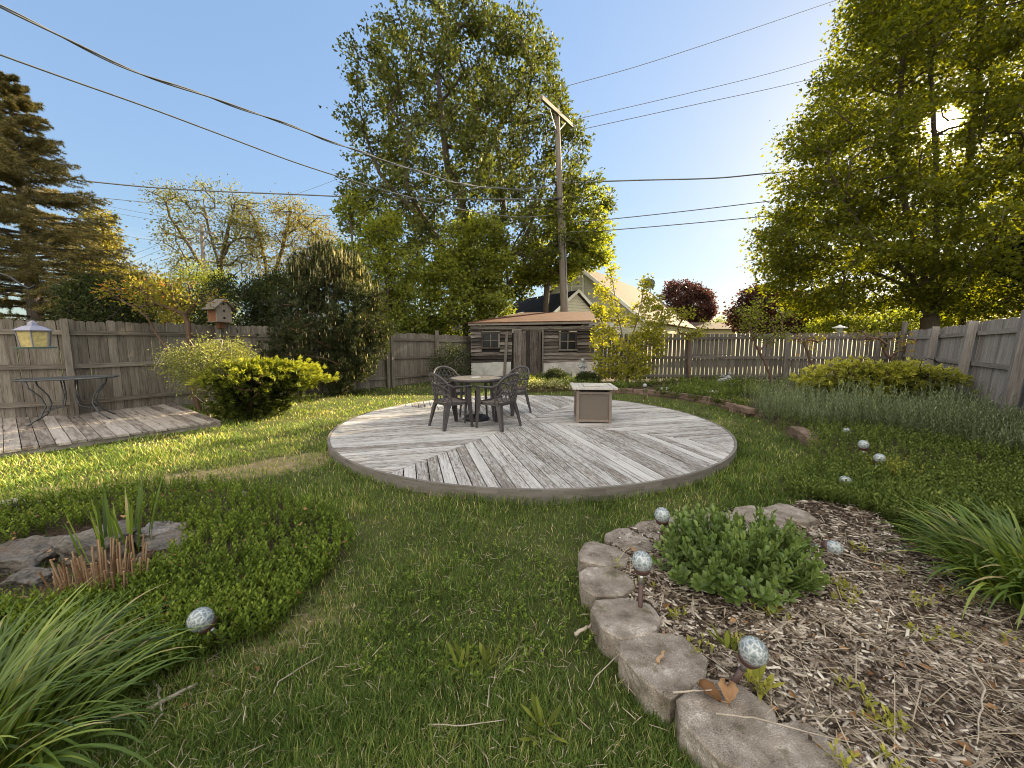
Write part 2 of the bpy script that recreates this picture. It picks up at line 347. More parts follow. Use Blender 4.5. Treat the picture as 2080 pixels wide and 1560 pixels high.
def wloc(p):
    v = Vector((0, 0, 0))
    while p is not None: v += Vector(p.location); p = p.parent
    return v
def link(name, me, parent=None, origin=None, label=None, cat=None, group=None, kind=None):
    """vertices are given in world space; the object's origin becomes the parent's (or `origin`)."""
    o = bpy.data.objects.new(name, me); COL.objects.link(o)
    if parent is not None:
        o.parent = parent; off = wloc(parent)
    else:
        off = Vector(origin) if origin is not None else Vector((0, 0, 0)); o.location = off
    if off.length > 0: me.transform(Matrix.Translation(-off))
    tag(o, label, cat, group, kind); return o
def tag(o, label=None, cat=None, group=None, kind=None):
    if label: o['label'] = label
    if cat: o['category'] = cat
    if group: o['group'] = group
    if kind: o['kind'] = kind
    return o
def thing(name, label, cat, loc=(0, 0, 0), group=None):
    o = bpy.data.objects.new(name, None); COL.objects.link(o); o.location = loc; o.empty_display_size = .2
    return tag(o, label, cat, group)
def dup(src, loc=None, rz=None, label=None, group=None, scale=None, rot=None):
    def cp(o, par):
        c = o.copy(); COL.objects.link(c)
        if par is not None: c.parent = par
        for ch in [x for x in kids.get(o.name, [])]: cp(ch, c)
        return c
    kids = {}
    for x in COL.objects:
        if x.parent: kids.setdefault(x.parent.name, []).append(x)
    c = cp(src, None)
    if loc is not None: c.location = loc
    if rz is not None: c.rotation_euler = (0, 0, rz)
    if rot is not None: c.rotation_euler = rot
    if scale is not None: c.scale = scale if hasattr(scale, '__len__') else (scale,)*3
    if label: c['label'] = label
    if group: c['group'] = group
    return c
def Rz(a): return Matrix.Rotation(a, 3, 'Z')
def frame(d, up=(0, 0, 1)):
    d = Vector(d).normalized(); u = Vector(up)
    s = u.cross(d)
    if s.length < 1e-4: s = Vector((1, 0, 0)).cross(d)
    s.normalize(); t = d.cross(s); return Matrix((d, s, t)).transposed()   # columns: along, side, up
class MB:
    def __init__(s): s.v = []; s.f = []; s.bc = []; s.r = []
    def add(s, vs, fs, bcs=None, r=None, M3=None):
        b = len(s.v); r = random.random() if r is None else r
        off = Vector((random.uniform(0, 60), random.uniform(0, 60), random.uniform(0, 60)))
        for i, v in enumerate(vs):
            s.v.append(tuple(v)); s.bc.append(tuple((Vector(bcs[i]) if bcs is not None else Vector(v)) + off)); s.r.append(r)
        for f in fs: s.f.append([b+i for i in f])
    def box(s, c, size, R=None, r=None, jit=0.0, long=None):
        lx, ly, lz = [x/2 for x in size]; R = R or Matrix.Identity(3); c = Vector(c)
        P = [Vector((x, y, z)) for x in (-lx, lx) for y in (-ly, ly) for z in (-lz, lz)]
        if jit: P = [p + Vector([random.uniform(-jit, jit) for _ in range(3)]) for p in P]
        k = long if long is not None else max(range(3), key=lambda i: size[i])
        order = [k] + [i for i in range(3) if i != k]
        bc = [(p[order[0]], p[order[1]], p[order[2]]) for p in P]
        s.add([c + R @ p for p in P], [(0, 1, 3, 2), (4, 6, 7, 5), (0, 4, 5, 1), (2, 3, 7, 6), (0, 2, 6, 4), (1, 5, 7, 3)], bc, r)
        return s
    def beam(s, a, b, w, h, r=None, up=(0, 0, 1), jit=0):
        a = Vector(a); b = Vector(b); R = frame(b-a, up); return s.box((a+b)/2, ((b-a).length, w, h), R, r, jit, long=0)
    def prism(s, poly, z0, z1, bcf=None, r=None):
        n = len(poly); vs = [(x, y, z0) for x, y in poly] + [(x, y, z1) for x, y in poly]
        fs = [tuple(range(n-1, -1, -1)), tuple(range(n, 2*n))] + [(i, (i+1) % n, n+(i+1) % n, n+i) for i in range(n)]
        s.add(vs, fs, [bcf(v) for v in vs] if bcf else None, r); return s
    def poly(s, pts, r=None, th=None, bcs=None):
        if th:
            n = len(pts); P = [Vector(p) for p in pts]; N = (P[1]-P[0]).cross(P[2]-P[0]).normalized()*th
            vs = P + [p-N for p in P]
            s.add(vs, [tuple(range(n)), tuple(range(2*n-1, n-1, -1))] + [(i, n+i, n+(i+1) % n, (i+1) % n) for i in range(n)], bcs+bcs if bcs else None, r)
        else: s.add(pts, [tuple(range(len(pts)))], bcs, r)
        return s
    def tube(s, pts, rad, sides=8, r=None, cap=True, closed=False):
        P = [Vector(p) for p in pts]; n = len(P); rad = rad if hasattr(rad, '__len__') else [rad]*n
        vs = []; bc = []; L = 0; prev = None
        for i, p in enumerate(P):
            d = (P[(i+1) % n]-P[i-1]) if closed else (P[min(i+1, n-1)]-P[max(i-1, 0)])
            if d.length < 1e-9: d = Vector((0, 0, 1))
            d.normalize()
            if prev is None:
                a = d.orthogonal().normalized()
            else:
                a = prev - d*prev.dot(d)
                a = a.normalized() if a.length > 1e-6 else d.orthogonal().normalized()
            prev = a; b = d.cross(a)
            if i: L += (P[i]-P[i-1]).length
            for k in range(sides):
                t = 2*math.pi*k/sides; vs.append(p + (a*math.cos(t) + b*math.sin(t))*rad[i]); bc.append((L, math.cos(t)*rad[i]*3, math.sin(t)*rad[i]*3))
        fs = []
        for i in range(n if closed else n-1):
            j = (i+1) % n
            for k in range(sides): fs.append((i*sides+k, i*sides+(k+1) % sides, j*sides+(k+1) % sides, j*sides+k))
        if cap and not closed: fs += [tuple(range(sides-1, -1, -1)), tuple(range((n-1)*sides, n*sides))]
        s.add(vs, fs, bc, r); return s
    def lathe(s, prof, c=(0, 0, 0), sides=24, r=None, R=None):
        vs = []; R = R or Matrix.Identity(3)
        for (rr, z) in prof:
            for k in range(sides):
                t = 2*math.pi*k/sides; vs.append(Vector(c) + R @ Vector((rr*math.cos(t), rr*math.sin(t), z)))
        fs = []
        for i in range(len(prof)-1):
            for k in range(sides): fs.append((i*sides+k, i*sides+(k+1) % sides, (i+1)*sides+(k+1) % sides, (i+1)*sides+k))
        fs += [tuple(range(sides-1, -1, -1)), tuple(range((len(prof)-1)*sides, len(prof)*sides))]
        s.add(vs, fs, None, r); return s
    def build(s, name, mat, parent=None, smooth=False, bevel=0, **k):
        me = make_mesh(name, s.v, s.f, s.bc, s.r, mat, smooth=smooth)
        o = link(name, me, parent, **k)
        if bevel:
            b = o.modifiers.new('bevel', 'BEVEL'); b.width = bevel; b.segments = 2; b.limit_method = 'ANGLE'
        return o

# ------------------------------------------------------------------ vectorised foliage
def norm(a): return a/np.maximum(np.linalg.norm(a, axis=-1, keepdims=True), 1e-9)
def leaf_geo(P, D, L, Wd, rng, fold=.25, lobed=False):
    n = len(P); D = norm(D); L = np.broadcast_to(L, (n,))[:, None]; Wd = np.broadcast_to(Wd, (n,))[:, None]
    S = norm(np.cross(D, norm(rng.normal(size=(n, 3))))); N = np.cross(D, S)
    if not lobed:
        m = P + D*L*.45
        v = np.stack([P, m + S*Wd*.5 + N*Wd*fold, P + D*L - N*Wd*fold, m - S*Wd*.5 + N*Wd*fold], 1)
        b = (np.arange(n)*4)[:, None]
        t = np.concatenate([b + [0, 1, 2], b + [0, 2, 3]], 1).reshape(-1, 3)
        return v.reshape(-1, 3), t, 4
    m = P + D*L*.3
    v = np.stack([P, m + S*Wd*.62 + N*Wd*fold*.6, P + D*L*.62 + S*Wd*.22, P + D*L - N*Wd*fold, P + D*L*.62 - S*Wd*.22, m - S*Wd*.62 + N*Wd*fold*.6, P + D*L*.12], 1)
    b = (np.arange(n)*7)[:, None]
    t = np.concatenate([b + [6, 1, 2], b + [6, 2, 3], b + [6, 3, 4], b + [6, 4, 5]], 1).reshape(-1, 3)
    return v.reshape(-1, 3), t, 7
def blade_geo(P, az, L, Wd, t0, bend, nseg, prof=None, power=1.5, fold=0.0, twist=None):
    """curved strips: az heading, t0 start tilt from vertical, bend total extra tilt."""
    n = len(P); s = np.linspace(0, 1, nseg+1); L = np.broadcast_to(L, (n,)); Wd = np.broadcast_to(Wd, (n,))
    t0 = np.broadcast_to(t0, (n,)); bend = np.broadcast_to(bend, (n,))
    sm = (s[1:]+s[:-1])/2
    th = t0[:, None] + bend[:, None]*sm[None]**power
    dx = np.sin(th)*(L/nseg)[:, None]; dz = np.cos(th)*(L/nseg)[:, None]
    h = np.concatenate([np.zeros((n, 1)), np.cumsum(dx, 1)], 1); z = np.concatenate([np.zeros((n, 1)), np.cumsum(dz, 1)], 1)
    C = np.stack([P[:, None, 0] + h*np.cos(az)[:, None], P[:, None, 1] + h*np.sin(az)[:, None], P[:, None, 2] + z], 2)
    if prof is None: w = (1-s**2.2)*.96+.04
    else: w = np.interp(s, np.linspace(0, 1, len(prof)), prof)
    tw = 0 if twist is None else twist[:, None]*s[None]
    a2 = az[:, None] + math.pi/2 + tw
    S = np.stack([np.cos(a2)*np.ones_like(h), np.sin(a2)*np.ones_like(h), np.zeros_like(h)], 2)*(w[None]*Wd[:, None]*.5)[:, :, None]
    v = np.stack([C-S, C+S], 2).reshape(n, -1, 3)
    m = 2*(nseg+1); b = (np.arange(n)*m)[:, None, None]; i = (np.arange(nseg)*2)[None, :, None]
    q = (b + i + np.array([0, 1, 3, 2])[None, None]).reshape(-1, 4)
    return v.reshape(-1, 3), q, m
def rep(r, k): return np.repeat(r, k)
def merge(parts):
    """parts: list of (v, f, rndv) with same face arity"""
    V_, F_, R_ = [], [], []; b = 0
    for v, f, r in parts:
        V_.append(v); F_.append(f+b); R_.append(r); b += len(v)
    return np.concatenate(V_), np.concatenate(F_), np.concatenate(R_)
def tris_to_quads_mesh(): pass

def inpoly(x, y, poly):
    x = np.asarray(x); y = np.asarray(y); r = np.zeros(x.shape, bool); n = len(poly); j = n-1
    for i in range(n):
        xi, yi = poly[i]; xj, yj = poly[j]
        if yi != yj: r ^= ((yi > y) != (yj > y)) & (x < (xj-xi)*(y-yi)/(yj-yi)+xi)
        j = i
    return r
def snoise(p, sc_, seed=0):
    rg = RS(seed+11); o = 0
    for k in range(5):
        d = rg.normal(size=p.shape[-1]); d /= np.linalg.norm(d)
        d2 = rg.normal(size=p.shape[-1]); d2 /= np.linalg.norm(d2)
        o = o + np.sin(p@d*sc_*(1+.35*k) + rg.rand()*6.28 + 1.3*np.sin(p@d2*sc_*.7+rg.rand()*6))
    return o/5

# ------------------------------------------------------------------ trees
def tubes_np(P0, P1, R0, R1, sides=5):
    n = len(P0); D = norm(P1-P0); ref = np.where(np.abs(D[:, 2:3]) > .9, np.array([[1., 0, 0]]), np.array([[0, 0, 1.]]))
    A = norm(np.cross(D, ref)); B = np.cross(D, A); t = np.arange(sides)*2*math.pi/sides
    ring = A[:, None]*np.cos(t)[None, :, None] + B[:, None]*np.sin(t)[None, :, None]
    P1e = P1 + D*np.minimum(R1, .02)[:, None]
    v = np.concatenate([P0[:, None]+ring*R0[:, None, None], P1e[:, None]+ring*R1[:, None, None]], 1)
    b = (np.arange(n)*2*sides)[:, None, None]; k = np.arange(sides)
    q = np.stack([k, (k+1) % sides, sides+(k+1) % sides, sides+k], 1)[None]
    L = np.linalg.norm(P1-P0, axis=1)
    bc = np.zeros((n, 2*sides, 3)); bc[:, sides:, 0] = L[:, None]; bc[:, :, 0] += P0[:, 2:3]+P0[:, 0:1]
    bc[:, :, 1] = np.tile(np.cos(t), 2)[None]*R0[:, None]*2; bc[:, :, 2] = np.tile(np.sin(t), 2)[None]*R0[:, None]*2
    return v.reshape(-1, 3), (b+q).reshape(-1, 4), bc.reshape(-1, 3)

def crown_points(poly, Y, n, ratio, rng, dmin=.0, clump=(0, 0), ymax=None, bottom=None):
    """poly: outline in photo pixels, read at distance Y; filled to a rounded volume of its own depth."""
    Wp = np.array([(V(px, py, Y)[0], V(px, py, Y)[2]) for px, py in poly]); x0, z0 = Wp.min(0); x1, z1 = Wp.max(0)
    # half width per height
    zs = np.linspace(z0, z1, 60); lo = np.full(60, np.nan); hi = np.full(60, np.nan)
    gx = np.linspace(x0, x1, 160)
    for i, z in enumerate(zs):
        m = inpoly(gx, np.full(160, z), [tuple(p) for p in Wp])
        if m.any(): lo[i] = gx[m].min(); hi[i] = gx[m].max()
    out = np.zeros((0, 3)); tries = 0; pp = [tuple(p) for p in Wp]
    while len(out) < n and tries < 60:
        tries += 1; k = n*3
        x = rng.uniform(x0, x1, k); z = rng.uniform(z0, z1, k); m = inpoly(x, z, pp); x = x[m]; z = z[m]
        i = np.clip(((z-z0)/(z1-z0)*59).astype(int), 0, 59); c = (lo[i]+hi[i])/2; h = np.maximum((hi[i]-lo[i])/2, .05)
        t = np.clip((x-c)/h, -1, 1); dep = h*ratio*np.sqrt(1-t*t)+.05
        y = Y + dep*(rng.uniform(-1, 1, len(x)))
        p = np.stack([x, y, z], 1); p = p[~np.isnan(p).any(1)]
        if clump[0]: p = p[snoise(p, clump[0], clump[2] if len(clump) > 2 else 0) > clump[1] + rng.normal(size=len(p))*.08]
        for q in p:
            if len(out) >= n: break
            if dmin and len(out) and (np.abs(out-q).max(1) < dmin).any(): continue
            out = np.concatenate([out, q[None]])
    return out

def skeleton(trunks, att, seg, rng, r_tip, r_base, up=.35, jit=.06, rexp=2.1, bow=.25):
    pos = []; par = []; 
    for tr in trunks:
        tr = [np.array(p, float) for p in tr]; last = -1
        if pos and np.linalg.norm(pos[0]-tr[0]) > 1e-3:   # join to the nearest existing node
            A = np.array(pos); last = int(np.argmin(np.linalg.norm(A-tr[0], axis=1)))
        for a, b in zip(tr[:-1], tr[1:]):
            k = max(1, int(np.linalg.norm(b-a)/seg))
            for i in range(k+1 if last == -1 else k):
                f = (i/k) if last == -1 else (i+1)/k
                pos.append(a+(b-a)*f + rng.normal(size=3)*jit*seg*.3); par.append(last if len(pos) > 1 else -1); last = len(pos)-1
            if last == -1: last = len(pos)-1
    T = np.array(pos); d = np.array([np.linalg.norm(T-a, axis=1).min() for a in att]); order = np.argsort(d)
    cap = len(pos) + int(sum(d)/seg*1.3) + len(att)*3; A = np.zeros((cap+2000, 3)); A[:len(pos)] = T; m = len(pos)
    ends = np.zeros(len(att), int)
    for ai in order:
        a = att[ai]; df = a-A[:m]; dist = np.linalg.norm(df, axis=1)
        cost = dist + up*np.maximum(0, A[:m, 2]-a[2]+dist*.25)
        j = int(np.argmin(cost)); k = max(1, int(math.ceil(dist[j]/seg))); base = A[j].copy(); last = j
        sag = np.array([0, 0, 1.])*dist[j]*bow
        for i in range(1, k+1):
            f = i/k; p = base+(a-base)*f + sag*(f*(1-f)) + (rng.normal(size=3)*jit*seg if i < k else 0)
            if m >= len(A): A = np.concatenate([A, np.zeros((4000, 3))])
            A[m] = p; par.append(last); last = m; m += 1
        ends[ai] = last
    A = A[:m]; par = np.array(par); acc = np.ones(m)*1e-6; acc[ends] += 1
    for i in range(m-1, 0, -1):
        if par[i] >= 0: acc[par[i]] += acc[i]
    r = acc**(1/rexp); r = r_tip + (r/r.max())*(r_base-r_tip)
    r[acc < 1.5] = r_tip
    i = np.arange(m); ok = par >= 0; i = i[ok]
    return A, par, r, i, ends

def branch_mesh(name, A, par, r, idx, mat, sides=6, parent=None, extra=None, **k):
    rp = np.minimum(r[par[idx]], r[idx]*1.6+.004)
    v, q, bc = tubes_np(A[par[idx]], A[idx], rp, r[idx], sides)
    me = make_mesh(name, v, quads=q, bc=bc, rnd=np.full(len(v), .5), mat=mat, smooth=True)
    return link(name, me, parent, **k)

def plant(name, label, cat, base, trunks, att, n_leaf, cr, L, Wd, mat, bark, rng, seg=.4, r_tip=.012, r_base=.2, dirm=(1, .3, .6),
          flat=.7, up=.35, fold=.25, lobed=False, group=None, crown='crown', stem='trunk', sidesb=6, jit=.08, keep=None, lit=0., bow=.25, twigs=0, sizevar=.35, hook=None, rexp=2.1):
    root = thing(name, label, cat, base, group)
    A, par, r, idx, ends = skeleton(trunks, att, seg, rng, r_tip, r_base, up, jit, bow=bow, rexp=rexp)
    branch_mesh(stem, A, par, r, idx, M[bark], sidesb, root)
    n = len(att)*n_leaf; c = np.repeat(att, n_leaf, 0)
    off = rng.normal(size=(n, 3))*np.array([1, 1, flat])*cr*.55
    # leaves also follow the last stretch of each twig
    e = np.repeat(ends, n_leaf); back = (A[par[e]]-A[e])*rng.rand(n, 1)*1.2*(rng.rand(n, 1) < .4)
    P = c + off + back
    cen = att.mean(0)
    D = norm(off)*dirm[0] + np.array([0, 0, 1])*dirm[1] + norm(rng.normal(size=(n, 3)))*dirm[2] + norm(c-cen)*.25
    if keep is not None:
        k = keep(P); P = P[k]; D = D[k]; c = c[k]; off = off[k]
    n = len(P); sz = 1 + rng.uniform(-sizevar, sizevar, n)
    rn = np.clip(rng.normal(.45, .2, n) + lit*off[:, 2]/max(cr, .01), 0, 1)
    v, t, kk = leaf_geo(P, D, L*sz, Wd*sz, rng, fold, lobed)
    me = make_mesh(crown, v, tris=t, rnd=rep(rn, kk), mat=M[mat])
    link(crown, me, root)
    return root, A, ends
def px3(pts, Y): return [V(p[0], p[1], Y + (p[2] if len(p) > 2 else 0)) for p in pts]
# ------------------------------------------------------------------ ground
def gpoly(pts, z=0.0): return [G(px, py, z) for px, py in pts]
DC = (.27, 6.46); DR = 3.05
P_MULCH = gpoly([(1215, 1140), (1262, 1095), (1325, 1072), (1400, 1062), (1500, 1050), (1560, 1046), (1640, 1038), (1720, 1052), (1800, 1085), (1860, 1140), (2080, 1200), (2400, 1260), (2500, 1700), (1790, 1800), (1560, 1520), (1400, 1400), (1290, 1290), (1225, 1200)])
P_COVR = gpoly([(1600, 1030), (1590, 985), (1640, 950), (1640, 905), (1580, 880), (1540, 850), (1700, 870), (1900, 920), (2080, 950), (2300, 980), (2400, 1100), (2080, 1090), (1840, 1100), (1720, 1062), (1640, 1040)])
P_SAGE = gpoly([(1500, 830), (1560, 812), (1650, 800), (1800, 805), (1950, 812), (2080, 850), (2350, 905), (2350, 990), (2080, 965), (1930, 935), (1790, 905), (1660, 890), (1560, 868)])
P_FAR = gpoly([(1040, 797), (1160, 797), (1300, 806), (1430, 822), (1530, 848), (1640, 895), (1660, 940), (2400, 1010), (2500, 850), (1860, 790), (1810, 772), (1230, 765), (1030, 770)])
P_LEFT = gpoly([(-350, 1060), (0, 1030), (100, 1020), (300, 992), (430, 988), (560, 1010), (690, 1050), (725, 1110), (690, 1165), (640, 1200), (570, 1290), (430, 1350), (330, 1400), (250, 1450), (-300, 1500)])
P_PIT = gpoly([(-120, 1110), (0, 1110), (100, 1080), (240, 1062), (350, 1080), (390, 1100), (330, 1150), (250, 1200), (150, 1240), (-100, 1250)])
P_TRAIL = gpoly([(-300, 1060), (0, 998), (200, 980), (420, 955), (560, 932), (665, 915), (685, 948), (560, 965), (420, 980), (250, 994), (0, 1030), (-300, 1090)])
P_DRY = gpoly([(380, 1360), (520, 1280), (640, 1190), (720, 1150), (760, 1190), (700, 1280), (600, 1340), (420, 1440), (330, 1480)])
P_LDECK = [(-5.09, 6.65), (-5.09-1.36*2.6, 6.65-1.79*2.6), (-5.09-1.36*2.6-2.75, 6.65-1.79*2.6+2.09), (-7.84, 8.74)]
# fence lines (world)
FL = [(-12.9, 4.3), (-10.85, 6.15), G(158, 852), (-7.17, 9.45), (-5.55, 10.98), (-4.0, 12.3), (-2.77, 14.0), (-1.6, 15.9)]
BKR = [(3.05, 13.5), (6.1, 13.35), (9.2, 13.1), (12.1, 12.95), (12.9, 12.9)]
FR = [(12.98, 12.93), (11.05, 10.15), (9.45, 8.0), (7.95, 6.0), (6.5, 4.05), (5.2, 2.3), (3.9, .55)]
def soft(x, y, poly, e=.12):
    s = 0
    for dx, dy in ((0, 0), (e, 0), (-e, 0), (0, e), (0, -e), (e, e), (-e, -e)): s = s + inpoly(x+dx, y+dy, poly)
    return s/7.
def gz(x, y):
    x = np.asarray(x, float); y = np.asarray(y, float); p = np.stack([x, y], -1)
    z = .018*snoise(p, 1.3, 3) + .008*snoise(p, 5, 5)
    z = z + .085*soft(x, y, P_MULCH, .06) + .07*soft(x, y, P_COVR) + .08*soft(x, y, P_FAR) - .10*soft(x, y, P_PIT, .1) + .02*soft(x, y, P_LEFT)
    z = np.where((x-DC[0])**2+(y-DC[1])**2 < (DR-.1)**2, -.02, z)
    z = z + .035*np.clip(1-(np.hypot(x-DC[0], y-DC[1])-DR)/.4, 0, 1)*(np.hypot(x-DC[0], y-DC[1]) > DR)
    far = np.clip((np.maximum(np.abs(x)-16, np.abs(y-6)-14))/20, 0, 1)
    return z*(1-far)
def axis(lo, hi, step, far):
    a = np.arange(lo, hi+1e-6, step); o = []; d = step; x = hi
    while x < far: d *= 1.35; x += d; o.append(x)
    o2 = []; d = step; x = lo
    while x > -far: d *= 1.35; x -= d; o2.append(x)
    return np.concatenate([o2[::-1], a, o])
xs = axis(-13, 13.5, .085, 1500); ys = axis(-1.0, 16, .085, 1500)
X, Y_ = np.meshgrid(xs, ys); Z = gz(X, Y_); nx, ny = len(xs), len(ys)
idx = np.arange(nx*ny).reshape(ny, nx); q = np.stack([idx[:-1, :-1], idx[:-1, 1:], idx[1:, 1:], idx[1:, :-1]], -1).reshape(-1, 4)
me = make_mesh('ground', np.stack([X, Y_, Z], -1), quads=q, smooth=True)
fx, fy = X.ravel(), Y_.ravel()
zone = np.stack([soft(fx, fy, P_MULCH, .06)+soft(fx, fy, P_FAR, .08)*.8+soft(fx, fy, P_COVR)*.5 + soft(fx, fy, P_LEFT, .1)*.7+soft(fx, fy, P_PIT, .1), soft(fx, fy, P_TRAIL, .2)+.6*soft(fx, fy, P_DRY, .2), 0*fx], -1).clip(0, 1)
a = me.attributes.new('zone', 'FLOAT_VECTOR', 'POINT'); a.data.foreach_set('vector', zone.astype(np.float32).ravel())
m, t, o = newmat('soil_and_turf'); q_ = NT(t)
co = q_.n('ShaderNodeNewGeometry').outputs['Position']; zs_ = q_.n('ShaderNodeSeparateXYZ'); q_.l(q_.attr('zone').outputs['Vector'], zs_.inputs[0])
n1 = q_.noise(co, 2.2, 6, .65); n2 = q_.noise(co, 38, 5, .7); n3 = q_.noise(co, 9, 5, .7)
turf = q_.ramp(q_.math('ADD', q_.math('MULTIPLY', n1, .5), q_.math('MULTIPLY', n2, .5)), [(.35, (.045, .055, .02)), (.55, (.085, .095, .03)), (.7, (.16, .14, .07))])
soil = q_.ramp(n2, [(.3, (.028, .02, .015)), (.55, (.08, .058, .043)), (.75, (.20, .155, .12))])
trail = q_.ramp(q_.math('ADD', q_.math('MULTIPLY', n3, .5), q_.math('MULTIPLY', n2, .5)), [(.35, (.15, .115, .06)), (.55, (.30, .24, .14)), (.7, (.42, .36, .24))])
nf = q_.math('SUBTRACT', n3, .5)
c = q_.mix(q_.ramp(q_.math('ADD', zs_.outputs[1], q_.math('MULTIPLY', nf, 1.2)), [(.35, 0.), (.65, 1.)]), turf, trail)
c = q_.mix(q_.ramp(q_.math('ADD', zs_.outputs[0], q_.math('MULTIPLY', nf, .8)), [(.35, 0.), (.6, 1.)]), c, soil)
q_.l(q_.pbsdf(c, .95, n2, .9, .03, spec=.1), o.inputs[0]); me.materials.append(m)
link('ground', me, kind='structure')

# ------------------------------------------------------------------ grass
def px_samples(n, rng, x0=-420, x1=2500, y0=742, y1=1900, pw=.8):
    px = rng.uniform(x0, x1, n); py = rng.uniform(y0, y1, n)
    u = (px-1040)/F; v = (780-py)/F; dz = -ST+v*CT; s = -EYE/dz; x = u*s; y = (CT+v*ST)*s
    d = np.hypot(x, y); k = rng.rand(n) < np.minimum(1, (d/4.5)**pw); return x[k], y[k], d[k]
def side(x, y, a, b): return (b[0]-a[0])*(y-a[1])-(b[1]-a[1])*(x-a[0])
def in_yard(x, y):
    yard = FL[::1] + [(-1.7, 14.6), (3.05, 14.6)] + BKR + FR + [(3.5, -.3), (-13.5, -.3)]
    return inpoly(x, y, yard)
rng = RS(4)
x, y, d = px_samples(640000, rng)
k = in_yard(x, y) & ((x-DC[0])**2+(y-DC[1])**2 > (DR+.02)**2) & ~inpoly(x, y, P_LDECK)
k &= ~inpoly(x, y, P_MULCH) & ~inpoly(x, y, P_FAR)
jx = x+rng.normal(size=len(x))*.08; jy = y+rng.normal(size=len(x))*.08; kx = x+rng.normal(size=len(x))*.22; ky = y+rng.normal(size=len(x))*.22
k &= ~(inpoly(jx, jy, P_LEFT) & (rng.rand(len(x)) < .93)) & ~(inpoly(jx, jy, P_COVR) & (rng.rand(len(x)) < .9))
p2 = np.stack([x, y], 1); pat = snoise(p2, 2.4, 9); pat2 = snoise(p2, 7, 21)
dens = np.clip(.86 + .35*pat + .45*pat2, .18, 1)
tr = inpoly(kx, ky, P_TRAIL); dens = np.where(tr, np.clip(dens*.38+.35*pat2, .05, 1), dens); dry = inpoly(kx, ky, P_DRY); dens = np.where(dry, dens*.6, dens)
# the strip of brown thatch along the pavers
k &= rng.rand(len(x)) < dens
x, y, d, pat, pat2, tr, dry = [a[k] for a in (x, y, d, pat, pat2, tr, dry)]
n = len(x); z = gz(x, y)
L = (.040+.030*rng.rand(n))*(1+.6*pat)*(1+.15*np.clip(d/6, 0, 1)); L = np.where(tr, L*.55, L); L = np.where(dry, L*.75, L); rd = np.hypot(x-DC[0], y-DC[1]); L = np.where(rd < DR+.13, L*1.5, L); L = np.clip(L, .014, .11)
Wd = .0032*np.maximum(1, d/2.0)*(.7+.6*rng.rand(n))
rn = np.clip(rng.normal(.40, .17, n) - .10*pat2 + .10*snoise(p2[k], 1.6, 31) + .22*np.clip((-x-1.6)/1.2, 0, 1)*np.clip((y-3.6)/1, 0, 1) + np.where(rng.rand(n) < .07, .6, 0) + np.where(dry | tr, .28, 0), 0, 1)  # left lawn shifted yellower, sunlit gold painted into the blade colour
P = np.stack([x, y, z-.004], 1); az = rng.rand(n)*6.283
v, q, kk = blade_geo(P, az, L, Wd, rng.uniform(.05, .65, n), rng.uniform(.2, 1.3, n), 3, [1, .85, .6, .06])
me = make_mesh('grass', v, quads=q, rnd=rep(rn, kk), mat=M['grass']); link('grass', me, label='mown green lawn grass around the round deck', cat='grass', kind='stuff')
# dry clippings and thatch lying in the lawn
n = 5200; x, y, d = px_samples(26000, rng, y0=900)
k = in_yard(x, y) & ((x-DC[0])**2+(y-DC[1])**2 > (DR+.03)**2) & ~inpoly(x, y, P_MULCH) & ~inpoly(x, y, P_LEFT) & ~inpoly(x, y, P_LDECK)
x = x[k][:n]; y = y[k][:n]; n = len(x)
P = np.stack([x, y, gz(x, y)+.012+.02*rng.rand(n)], 1)
v, q, kk = blade_geo(P, rng.rand(n)*6.28, rng.uniform(.02, .08, n), rng.uniform(.0015, .004, n), rng.uniform(1.3, 1.6, n), rng.uniform(0, .4, n), 2, [.8, 1, .3])
me = make_mesh('thatch', v, quads=q, rnd=rep(rng.rand(n), kk), mat=M['straw']); link('thatch', me, label='dry straw clippings scattered through the lawn', cat='clippings', kind='stuff')

# ------------------------------------------------------------------ mulch: chips and stalks
n = 30000; px_ = rng.uniform(1180, 2450, n*3); py_ = rng.uniform(1020, 1850, n*3)
x = np.zeros(n*3); y = np.zeros(n*3)
for i in range(n*3): x[i], y[i] = G(px_[i], py_[i], .08)
d = np.hypot(x, y); k = inpoly(x, y, P_MULCH) & (rng.rand(n*3) < np.minimum(1, (d/2.6)**1.1)); x = x[k][:n]; y = y[k][:n]; n = len(x)
P = np.stack([x, y, gz(x, y)+.002+.012*rng.rand(n)], 1)
D = rng.normal(size=(n, 3))*np.array([1, 1, .22]); D[:, 0] += .7; D[:, 1] -= .5   # raked towards the front
Ln = rng.gamma(3., .011, n)+.010; Wn = rng.uniform(.005, .015, n)
S = norm(np.cross(norm(D), np.array([0, 0, 1.]))+rng.normal(size=(n, 3))*.25); D = norm(D); N = np.cross(D, S)
th = .0025; a0 = P-D*Ln[:, None]/2; a1 = P+D*Ln[:, None]/2; sw = S*Wn[:, None]/2
N = N*np.sign(N[:, 2:3]+1e-6)
top = [a0-sw+N*th, a0+sw*.7+N*th, a1+sw+N*th, a1-sw*.6+N*th]; bot = [p-N*th*2.2 for p in top]
v = np.stack(top+bot, 1).reshape(-1, 3); b = (np.arange(n)*8)[:, None, None]
q = (b+np.array([[0, 1, 2, 3], [0, 4, 5, 1], [1, 5, 6, 2], [2, 6, 7, 3], [3, 7, 4, 0]])[None]).reshape(-1, 4)
rn = np.clip(rng.beta(1.6, 2.0, n), 0, 1)
me = make_mesh('mulch', v, quads=q, rnd=rep(rn, 8), mat=M['chips']); link('mulch', me, label='shredded brown bark mulch covering the right bed', cat='mulch', kind='stuff')
n = 1100; k = rng.permutation(len(x))[:n]; P = np.stack([x[k], y[k], gz(x[k], y[k])+.012+.02*rng.rand(n)], 1)
